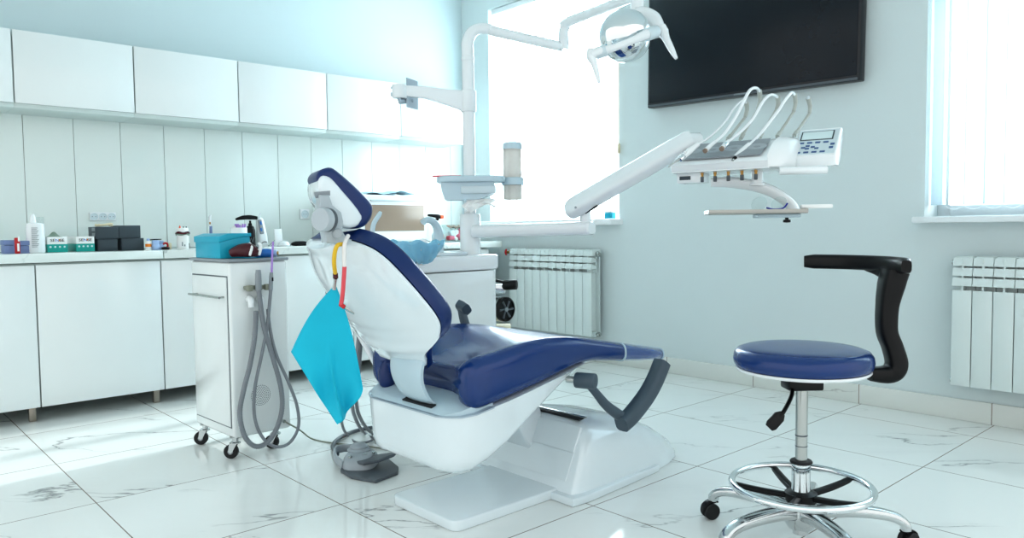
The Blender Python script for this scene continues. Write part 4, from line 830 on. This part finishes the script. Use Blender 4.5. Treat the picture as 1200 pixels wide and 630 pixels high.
# ================================================================== DELIVERY UNIT (instrument console on its arm)
de = thing('delivery_unit', 'white instrument console on a sloping arm with keypad and tray', 'dental console', atD(690,267,3.2))
b0, b1 = atD(558,271,3.47), atD(694,267,3.2)
dirb = (b1-b0).normalized(); wb = Vector((-dirb.y,dirb.x,0)).normalized()
obj('swing_bar', MB().tube([b0, b0.lerp(b1,.9), b0.lerp(b1,.985), b1], [1,1,1,.85], 20, 0, sq=(.045,.029,wb)), M['white'], de)
obj('arm_post', MB().lathe([(.022,-.03),(.022,.045)], atD(686,252,3.2), 18), M['white'], de)
arm = obj('spring_arm', MB().tube([atD(663.5,248.3,3.226), atD(664.5,247.7,3.224), atD(667,246.3,3.222), atD(671,244,3.215), atD(677,240.6,3.2), atD(740,204,3.05), atD(790,175,2.95), atD(806,166,2.92), atD(812,163,2.915)], [.35,.62,.85,.97,1,.96,.93,.93,.8], 24, 0, sq=(.03,.05,(.74,-.67,0))), M['white'], de)
arm.parent = de
obj('arm_cover', MB().lathe([(.0,-.035),(.04,-.034),(.044,-.028),(.044,.028),(.04,.034),(0,.035)], atD(811,169,2.95), 22, (RT.x,RT.y,0)), M['white'], arm)
for px, py in ((674.5,243),(678.5,241)): obj('screw', MB().lathe([(.005,-.003),(.005,.004),(0,.005)], atD(px,py,3.155), 8, (-FW.x,-FW.y,0)), M['gm'], arm)
obj('arm_slot', MB().tube([atD(686,249,3.17), atD(700,241,3.12)], [.006,.004], 8), M['black'], arm)
LA_ = rad(-80); Lu = Vector((cos(LA_),sin(LA_),0)); Lv = Vector((-sin(LA_),cos(LA_),0)); O = atD(787,203.5,2.84)
def con(u, v, w): return O + Lu*u + Lv*v + Vector((0,0,w))
CLn = .362
prof = [(0,.005),(-.006,.022),(.0,.038),(.09,.092),(.13,.110),(.19,.120),(.235,.113),(.25,.08),(.245,.02),(.225,.0),(.02,0)]
body = obj('console_body', MB().prism(smooth2(prof,2), lambda a,b,d: con(d,a,b), 0, CLn, .014, 4), M['white'], de)
obj('console_side', MB().loft([[con(CLn-.005+u, v0+(v1-v0)*a, b*h) for a,b in ((0,.05),(.0,.35),(.2,.72),(.45,.95),(.75,1.0),(.95,.85),(1,.4),(.95,0),(.1,0))] for u,v0,v1,h in ((0,-.004,.25,.123),(.025,.01,.255,.121),(.05,.05,.26,.112),(.065,.09,.25,.092))]), M['white'], de, 60)
obj('rest_panel', MB().prism([(.008,.046),(.115,.1085),(.113,.113),(.006,.0505)], lambda a,b,d: con(d,a-.004,b+.001), .02, CLn-.03, .002), M['gm'], body)
for k in range(4):
    u = .055+.082*k; c_ = con(u, .056, .0815)
    obj('rest_groove', MB().lathe([(.026,0),(.030,.0018),(.026,.003),(.018,.002),(0,.0005)], c_, 20, (Lv*(-.50)+Vector((0,0,.86))).normalized(), sx=.8, sy=1.3), M['groove'], body)
obj('display_module', MB().box((.006,.03,-.036),(.105,.10,.001),.004).xf(Matrix.Translation(O)@Matrix.Rotation(LA_,4,'Z')), M['white'], de)
obj('display', MB().box((.018,.0285,-.024),(.062,.031,-.010),.001).xf(Matrix.Translation(O)@Matrix.Rotation(LA_,4,'Z')), M['charcoal'], de)
for k in range(5):
    cc = con(.105+.05*k, .035, -.001)
    s_ = obj('hose_connector', MB().lathe([(.006,.0),(.006,-.006),(.005,-.007),(.005,-.014)], cc, 12), M['gold'], de)
    obj('connector_tube', MB().lathe([(.0065,-.014),(.0065,-.032),(.005,-.034),(0,-.034)], cc, 12), M['dgrey'], s_)
obj('tray_column', MB().lathe([(.020,.0),(.020,-.045),(.026,-.047),(.026,-.055),(0,-.056)], con(.29,.09,.002), 20), M['white'], de)
tz = atD(880,249.5,2.68).z
ta = [atD(833,213.5,2.80), atD(858,213.5,2.78), atD(882,217,2.75), atD(902,223,2.73), atD(917,231.5,2.71), atD(927,240,2.70), atD(930.5,248,2.69)]
obj('tray_arm', MB().tube(ta, [.8,1,1,1,1,1,1], 16, 5, sq=(.016,.019,(.74,-.67,.1))), M['white'], de)
TC = atD(885,249.5,2.64); TC.z = tz; TM = Matrix.Translation(TC)@Matrix.Rotation(rad(-52),4,'Z')
obj('tray_holder', MB().box((-.0,-.06,-.018),(.14,.06,-.0055),.003).xf(TM), M['pale'], de)
obj('holder_knob', MB().lathe([(.006,0),(.006,-.006),(.013,-.008),(.013,-.016),(0,-.018)], TM@Vector((.105,0,-.018)), 14), M['black'], de)
tag(obj('instrument_tray', MB().box((-.165,-.10,-.005),(.155,.10,.0),.002).box((-.165,-.10,0),(-.160,.10,.010)).box((.150,-.10,0),(.155,.10,.010)).box((-.16,-.10,0),(.15,-.096,.010)).box((-.16,.096,0),(.15,.10,.010)).xf(TM), M['tray']), 'flat steel instrument tray held under the console', 'tray')
tag(obj('tray_grip', MB().box((.135,-.09,.011),(.235,-.055,.024),.004).xf(TM), M['paper']), 'white block sticking out past the right end of the steel tray', 'grip')
gl = thing('safety_glasses', 'clear safety glasses with blue edge lying on the steel tray', 'glasses', TM@Vector((.03,0,.011)))
for sx in (0, .065): obj('lens', MB().lathe([(.028,-.001),(.030,.0),(.028,.002),(0,.004)], TM@Vector((.01+sx,-.02,.030)), 20, (-.5,-.8,.2), sx=1.1, sy=.75), M['tglass'], gl)
obj('temple', MB().tube([TM@Vector((.03,-.045,.016)), TM@Vector((.055,-.05,.010)), TM@Vector((.085,-.045,.014)), TM@Vector((.10,-.035,.03))], .003, 8, 5), M['bluedk'], gl)
# handle and keypad
obj('grab_handle', MB().cyl(con(CLn+.03,.02,-.010), con(CLn+.03,.02,-.010)+(rr*.98-ff*.2).normalized()*.155, .0135, 20, .003), M['white'], de)
KA = rad(-76); Ku = Vector((cos(KA),sin(KA),0)); Kv = Vector((-sin(KA),cos(KA),0)); KO = atD(927.5,196,2.68)
def kp(u, v, w): return KO + Ku*u + Kv*v + Vector((0,0,w))
kd = obj('keypad', MB().prism([(0,0),(0,.037),(.108,.139),(.128,.139),(.122,.09),(.09,.03),(.06,0)], lambda a,b,d: kp(d*1.13,a,b), 0, .128, .006, 3), M['white'], de)
sl = Vector((.108,.102)).normalized()
def kf(u, s, n=.0008): return kp(u*1.13, s*sl.x-n*sl.y, .037+s*sl.y+n*sl.x)
def kplate(name, u0, u1, s0, s1, m, n=.0022, parent=kd):
    P = [kf(u0,s0,0), kf(u1,s0,0), kf(u1,s1,0), kf(u0,s1,0)]; Q = [kf(u0,s0,n), kf(u1,s0,n), kf(u1,s1,n), kf(u0,s1,n)]
    return obj(name, MB().loft([P,Q]), M[m], parent)
kplate('face', .005,.123,.008,.142,'palew',.0008)
kplate('screen_frame', .012,.110,.084,.134,'charcoal',.0016)
kplate('screen', .016,.106,.088,.130,'lcd',.0026)
for u in (.012,.036,.060,.084): kplate('button', u,u+.015,.066,.074,'btn')
for u in (.008,.032,.056,.080): kplate('button', u,u+.015,.014,.022,'btn')
for u,s in ((.022,.040),(.034,.049),(.034,.034),(.05,.042),(.062,.034)): kplate('button', u,u+.012,s,s+.008,'btn')
for u,s in ((.106,.052),(.104,.034)): kplate('button', u,u+.012,s,s+.010,'btn')
# whip arms (fixed to the console) and the hand instruments that hang on them
rods = [((852,164),(873,137.5),(874.5,120)), ((867,164),(888,128),(890,106)), ((889,163),(910,128),(911,113)), ((910,161),(930,131),(931,110)), ((930,160),(948.5,133),(947,115))]
for a, b_, c_ in rods:
    s_ = obj('whip_arm', MB().tube([atD(*a,2.90), atD(*b_,2.95)], .0055, 10).tube([atD(a[0]+(b_[0]-a[0])*.05,a[1]+(b_[1]-a[1])*.05,2.90), atD(a[0]+(b_[0]-a[0])*.2,a[1]+(b_[1]-a[1])*.2,2.91)], .008, 10), M['rod'], de)
    m_ = ((b_[0]+c_[0])/2+1.5, (b_[1]+c_[1])/2)
    obj('whip_tip', MB().tube([atD(*b_,2.95), atD(*m_,2.95), atD(*c_,2.93)], [.0065,.0085,.0095], 10, 4), M['rod'], s_, 0)
obj('whip_end', MB().tube([atD(947,115,2.93), atD(945.5,114.5,2.925)], [.009,.004], 8), M['palew'], de)
def inst(label, cat, pts, r, body_pts, br, extra=None):
    n = len(pts); P = [atD(px,py,2.93-.20*i/(n-1)) for i,(px,py) in enumerate(pts)]
    t = thing('dental_handpiece', label, cat, P[-1], 0, 'hand instruments on the console')
    obj('hose', MB().tube(P, r, 10, 6), M['white'], t, 0)
    m_ = len(body_pts); B = [atD(px,py,2.735-.018*i) for i,(px,py) in enumerate(body_pts)]
    obj('handle', MB().tube(B, br, 14, 3), M['white'], t)
    return t, B
t, B = inst('leftmost hand instrument, an air syringe with thin steel nozzle', 'air syringe', [(874.5,121),(872,117),(868,119),(859.5,128),(851,141),(840,153),(828,163),(816,170)], .0042, [(818,169),(808,177),(800,184)], [.009,.0115,.010])
obj('nozzle', MB().tube([B[-1], atD(795,187,2.69), atD(789,191,2.685), atD(783,195.5,2.68)], [.006,.004,.0025,.002], 9, 3), M['steel'], t)
obj('collar', MB().cyl(atD(801.5,183,2.70), atD(796,187,2.69), .0105, 14, .002), M['chrome'], t)
obj('trigger', MB().cbox(atD(803,178,2.69), (.014,.008,.008), .003), M['white'], t)
t, B = inst('second hand instrument from the left with short brown ended coupling', 'hose coupling', [(890,107),(887,103.5),(882,103.5),(876.5,109),(865,132),(850,155),(837,167)], .0062, [(838,166),(831,172),(827,176)], [.0065,.0085,.0095])
obj('coupling', MB().cyl(B[-1], B[-1]+(B[-1]-B[0]).normalized()*.007, .0085, 14), M['brown'], t)
t, B = inst('third hand instrument from the left, steel ended coupling', 'hose coupling', [(911,114),(907,111.5),(902,111.5),(894,119),(882,139.5),(865,157),(853,166)], .0058, [(854,165),(849,170),(846.5,173.5)], [.0065,.009,.010])
obj('coupling', MB().cyl(B[-1], B[-1]+(B[-1]-B[0]).normalized()*.008, .0088, 14), M['brown'], t)
obj('collar', MB().cyl(B[0].lerp(B[-1],.45), B[0].lerp(B[-1],.75), .0105, 14), M['chrome'], t)
t, B = inst('rightmost hand instrument, a turbine handle with dark tip', 'handpiece', [(931,111),(928,108.5),(924,112),(918,120),(911,131),(894,153),(884,164),(877,170)], .0062, [(878,169),(869,178),(862,184.5)], [.009,.0125,.0105])
obj('coupling', MB().cyl(B[-1], B[-1]+(B[-1]-B[0]).normalized()*.010, .0075, 14), M['black'], t)
obj('tip', MB().cyl(B[-1]+(B[-1]-B[0]).normalized()*.010, B[-1]+(B[-1]-B[0]).normalized()*.020, .005, 12), M['steel'], t)

# ================================================================== COMPRESSOR behind the unit
cm = thing('compressor', 'small white and black compressor on the floor in front of the radiator', 'compressor', (2.70,3.02,0))
qx, qy = 2.64, 3.10
def dq(px, py, D=4.03): return atD(px,py,D)
e0 = dq(592,378); 
obj('tank', MB().lathe([(0,-.17),(.08,-.165),(.115,-.14),(.12,-.11),(.12,.11),(.115,.14),(.08,.165),(0,.17)], Vector((qx,qy,.235)), 26, (RT.x,RT.y,0)), M['white'], cm)
for s_ in (-1,1):
    for q_ in (-1,1): obj('foot', MB().cyl(Vector((qx,qy,0))+rr*.12*s_+ff*.07*q_, Vector((qx,qy,.16))+rr*.12*s_+ff*.06*q_, .014, 10), M['blackm'], cm)
z0 = .366
obj('bracket', MB().cbox(Vector((qx,qy,z0+.018))+rr*.02, (.20,.16,.036), .004, (0,0,YAW-pi/2)), M['ivory'], cm)
mz = dq(592,360).z
hd = Vector((qx,qy,.046))
obj('motor', MB().lathe([(.06,-.10),(.066,-.09),(.066,.045),(.05,.05)], hd+rr*.035+Vector((0,0,.445)), 24, (rr-ff*.6).normalized()), M['steel'], cm)
fa = (rr*.75-ff*.75).normalized(); fc = hd+rr*.092-ff*.03+Vector((0,0,.445))
fn_ = obj('fan_cover', MB().lathe([(.062,-.02),(.066,-.012),(.066,.008),(.056,.014),(.053,.006),(0,.006)], fc, 28, fa), M['black'], cm)
mb = MB()
for k in range(6): mb.cbox((0,0,0),(.004,.046,.004),.001)
obj('fan_blade', MB().lathe([(.012,0),(.012,.006),(0,.008)], fc+fa*.006, 12, fa), M['gm'], fn_)
for k in range(6):
    u_ = fa.orthogonal().normalized(); v_ = fa.cross(u_); a = k*pi/3
    obj('fan_blade', MB().tube([fc+fa*.008+(u_*cos(a)+v_*sin(a))*.01, fc+fa*.008+(u_*cos(a+.3)+v_*sin(a+.3))*.05], [.004,.007], 6), M['dgrey'], fn_)
obj('cylinder_head', MB().cbox(hd+rr*.03+Vector((0,0,.555)), (.13,.08,.05), .008, (0,0,YAW-pi/2)), M['alu'], cm)
obj('pipe', MB().tube([hd+rr*-.03+Vector((0,0,.59)), hd+rr*.03+Vector((0,0,.60)), hd+rr*.09+Vector((0,0,.585))], .008, 8, 4), M['black'], cm)
obj('air_filter', MB().cyl(hd+rr*.085-ff*.03+Vector((0,0,.575)), hd+rr*.155-ff*.05+Vector((0,0,.578)), .027, 18, .005), M['black'], cm)

# ================================================================== DENTIST'S STOOL
SC = Vector((2.065, 1.042, 0))
st = thing('stool', 'round navy dentist stool with black curved arm and chrome foot ring', 'stool', SC)
def sp(r, az, z): return SC + Vector((r*cos(az), r*sin(az), z))
obj('seat', MB().lathe([(0,.5135),(.165,.514),(.180,.517),(.188,.526),(.1905,.540),(.188,.555),(.180,.566),(.163,.572),(.11,.575),(0,.576)], SC, 56), M['navy'], st, 0)
obj('seat_rim', MB().lathe([(.16,.5065),(.180,.5075),(.184,.512),(.182,.5165),(.16,.513)], SC, 56), M['white'], st)
obj('seat_plate', MB().lathe([(0,.488),(.085,.489),(.115,.495),(.13,.506),(0,.506)], SC, 36), M['black'], st)
obj('mechanism', MB().cbox(SC+Vector((0,0,.471)), (.10,.07,.034), .006, (0,0,rad(-40))), M['black'], st)
lv = obj('height_lever', MB().tube([sp(.03,rad(130),.470), atD(928,462,2.10), atD(919,481,2.04), atD(914,487,2.03)], [.006,.006,.006,.006], 10, 4), M['black'], st)
obj('lever_paddle', MB().tube([atD(917,484,2.032), atD(913,488,2.03), atD(904,498,2.02), atD(901,501,2.02)], [.5,1,1,.7], 14, 0, sq=(.0165,.006,(.74,-.67,0))), M['black'], lv)
obj('gas_column', MB().lathe([(.0165,.235),(.0165,.456)], SC, 22), M['steel'], st)
obj('column_ring', MB().lathe([(.0172,.318),(.0172,.322)], SC, 22).lathe([(.0172,.288),(.0172,.290)], SC, 22), M['dgrey'], st)
obj('column_sleeve', MB().lathe([(.020,.245),(.029,.244),(.029,.238),(.026,.236),(.026,.118)], SC, 26), M['chrome'], st)
obj('sleeve_ring', MB().lathe([(.024,.238),(.0305,.239),(.0315,.243),(.029,.247),(.018,.248)], SC, 26), M['blackm'], st)
obj('base_boss', MB().lathe([(.026,.125),(.045,.118),(.048,.10),(.045,.065),(.036,.050),(.022,.046),(.022,.032),(0,.032)], SC, 26), M['alu'], st)
RZ = .172
obj('foot_ring', MB().tube([sp(.192, 2*pi*k/56, RZ) for k in range(56)], .0105, 12, closed=True), M['chrome'], st, 0)
obj('ring_hub', MB().lathe([(.027,RZ-.045),(.045,RZ-.043),(.045,RZ-.020),(.03,RZ-.014),(.027,RZ-.013)], SC, 24), M['black'], st)
for k in range(5):
    az = rad(52+72*k)
    obj('ring_spoke', MB().tube([sp(.035,az,RZ-.030), sp(.11,az,RZ-.022), sp(.175,az,RZ-.010), sp(.187,az,RZ-.004)], [1,1,.9,.7], 12, 3, sq=(.011,.008,(-sin(az),cos(az),0))), M['black'], st)
for k in range(5):
    az = rad(92+72*k); t_ = Vector((-sin(az),cos(az),0)); rd = Vector((cos(az),sin(az),0))
    lg = obj('leg', MB().tube([sp(.03,az,.098), sp(.10,az,.106), sp(.19,az,.104), sp(.25,az,.094), sp(.280,az,.076), sp(.284,az,.058)], [1.25,1.1,.95,.85,.85,.8], 14, 5, sq=(.021,.016,t_)), M['alu'], st)
    wa = az+rad(35 if k else 60); wd = Vector((cos(wa),sin(wa),0)); wax = Vector((-sin(wa),cos(wa),0)); hc = sp(.284,az,.0)+wd*.012+Vector((0,0,.026))
    cs = obj('caster', MB().lathe([(.008,.05),(.008,.066)], sp(.284,az,0), 12).tube([hc+Vector((0,0,.028))-wd*.022, hc+Vector((0,0,.031)), hc+wd*.022+Vector((0,0,.018)), hc+wd*.027], [1,1,1,.8], 10, 3, sq=(.013,.003,wax)), M['black'], lg)
    for s_ in (-1,1):
        obj('wheel', MB().lathe([(.010,-.007),(.022,-.007),(.0255,-.004),(.0255,.004),(.022,.007),(.010,.007)], hc+wax*.0125*s_, 22, wax*s_), M['blackm'], cs)
# curved arm: post rising from under the seat, horizontal bar sweeping round behind
pa = rad(-45); ps = Vector((-sin(pa),cos(pa),0))
bkt = obj('arm_bracket', MB().tube([sp(.06,pa,.497), sp(.17,pa,.497), sp(.225,pa,.498)], [1,1,1], 12, 0, sq=(.024,.008,ps)), M['black'], st)
obj('arm_post', MB().tube([sp(.19,pa,.498), sp(.232,pa,.495), sp(.256,pa,.505), sp(.264,pa,.53), sp(.252,pa,.575), sp(.236,pa,.62), sp(.236,pa,.69), sp(.246,pa,.75), sp(.256,pa,.79)], [.8,.95,1.05,1.05,1,1,1.05,1.25,1.3], 18, 5, sq=(.030,.025,ps)), M['black'], st, 60)
bar = []
for k in range(15):
    az = rad(-66+ (26+66)*k/14); bar.append(sp(.262,az,.808))
obj('arm_bar', MB().tube(bar, [.75]+[1]*13+[.8], 16, 2, sq=(.017,.0225,(cos(rad(-68)),sin(rad(-68)),0))), M['black'], st, 60)
jp = sp(.258,pa,.79)
obj('arm_gusset', MB().tube([sp(.252,rad(-45),.74), sp(.256,rad(-38),.770), sp(.260,rad(-27),.788), sp(.262,rad(-15),.795)], [.5,1,.9,.5], 14, 4, sq=(.020,.013,(0,0,1))), M['black'], st, 60)

# ================================================================== CAMERA, LIGHT, SKY
cam = bpy.data.cameras.new('camera'); co = bpy.data.objects.new('camera', cam); C.objects.link(co)
cam.sensor_width = 36; cam.lens = 36*FPX/1200; cam.clip_start = .02
co.matrix_world = Matrix.Translation(CAM) @ Matrix((RT, UP, -FW)).transposed().to_4x4()
bpy.context.scene.camera = co
def area(name, loc, size, power, col, look):
    l = bpy.data.lights.new(name, 'AREA'); l.shape = 'RECTANGLE'; l.size, l.size_y = size; l.energy = power; l.color = col
    o = bpy.data.objects.new(name, l); C.objects.link(o); o.location = loc
    o.rotation_euler = Vector(look).to_track_quat('-Z','Z').to_euler(); return o
sun = bpy.data.lights.new('sun', 'SUN'); sun.energy = 12.0; sun.angle = rad(1.2); sun.color = (1,.97,.92)
so = bpy.data.objects.new('sun', sun); C.objects.link(so)
so.rotation_euler = Vector((-1,-.06,-.42)).to_track_quat('-Z','Y').to_euler()
area('window_light', (WX+.75, (W1A+W1B)/2, 1.85), (1.8, 2.0), 150, (.98,.995,1), (-1,0,-.05))
area('window_light', (WX+.75, (W2A+W2B)/2, 1.85), (1.8, 2.0), 60, (.98,.995,1), (-1,0,-.05))
w = bpy.data.worlds.new('world'); bpy.context.scene.world = w; w.use_nodes = True; nt = w.node_tree
bg = nt.nodes['Background']; bg.inputs['Strength'].default_value = 1.2
tc = nt.nodes.new('ShaderNodeTexCoord'); sp_ = nt.nodes.new('ShaderNodeSeparateXYZ'); nt.links.new(tc.outputs['Generated'], sp_.inputs[0])
cr = nt.nodes.new('ShaderNodeValToRGB'); cr.color_ramp.elements[0].position = .3; cr.color_ramp.elements[0].color = (.76,.785,.785,1); cr.color_ramp.elements[1].position = .75; cr.color_ramp.elements[1].color = (.97,.99,.985,1)
mr = nt.nodes.new('ShaderNodeMapRange'); mr.inputs['From Min'].default_value = -1; nt.links.new(sp_.outputs[2], mr.inputs['Value']); nt.links.new(mr.outputs[0], cr.inputs[0]); nt.links.new(cr.outputs[0], bg.inputs['Color'])
vs = bpy.context.scene.view_settings; vs.view_transform = 'Standard'; vs.look = 'None'; vs.exposure = 0.34; vs.gamma = 0.88
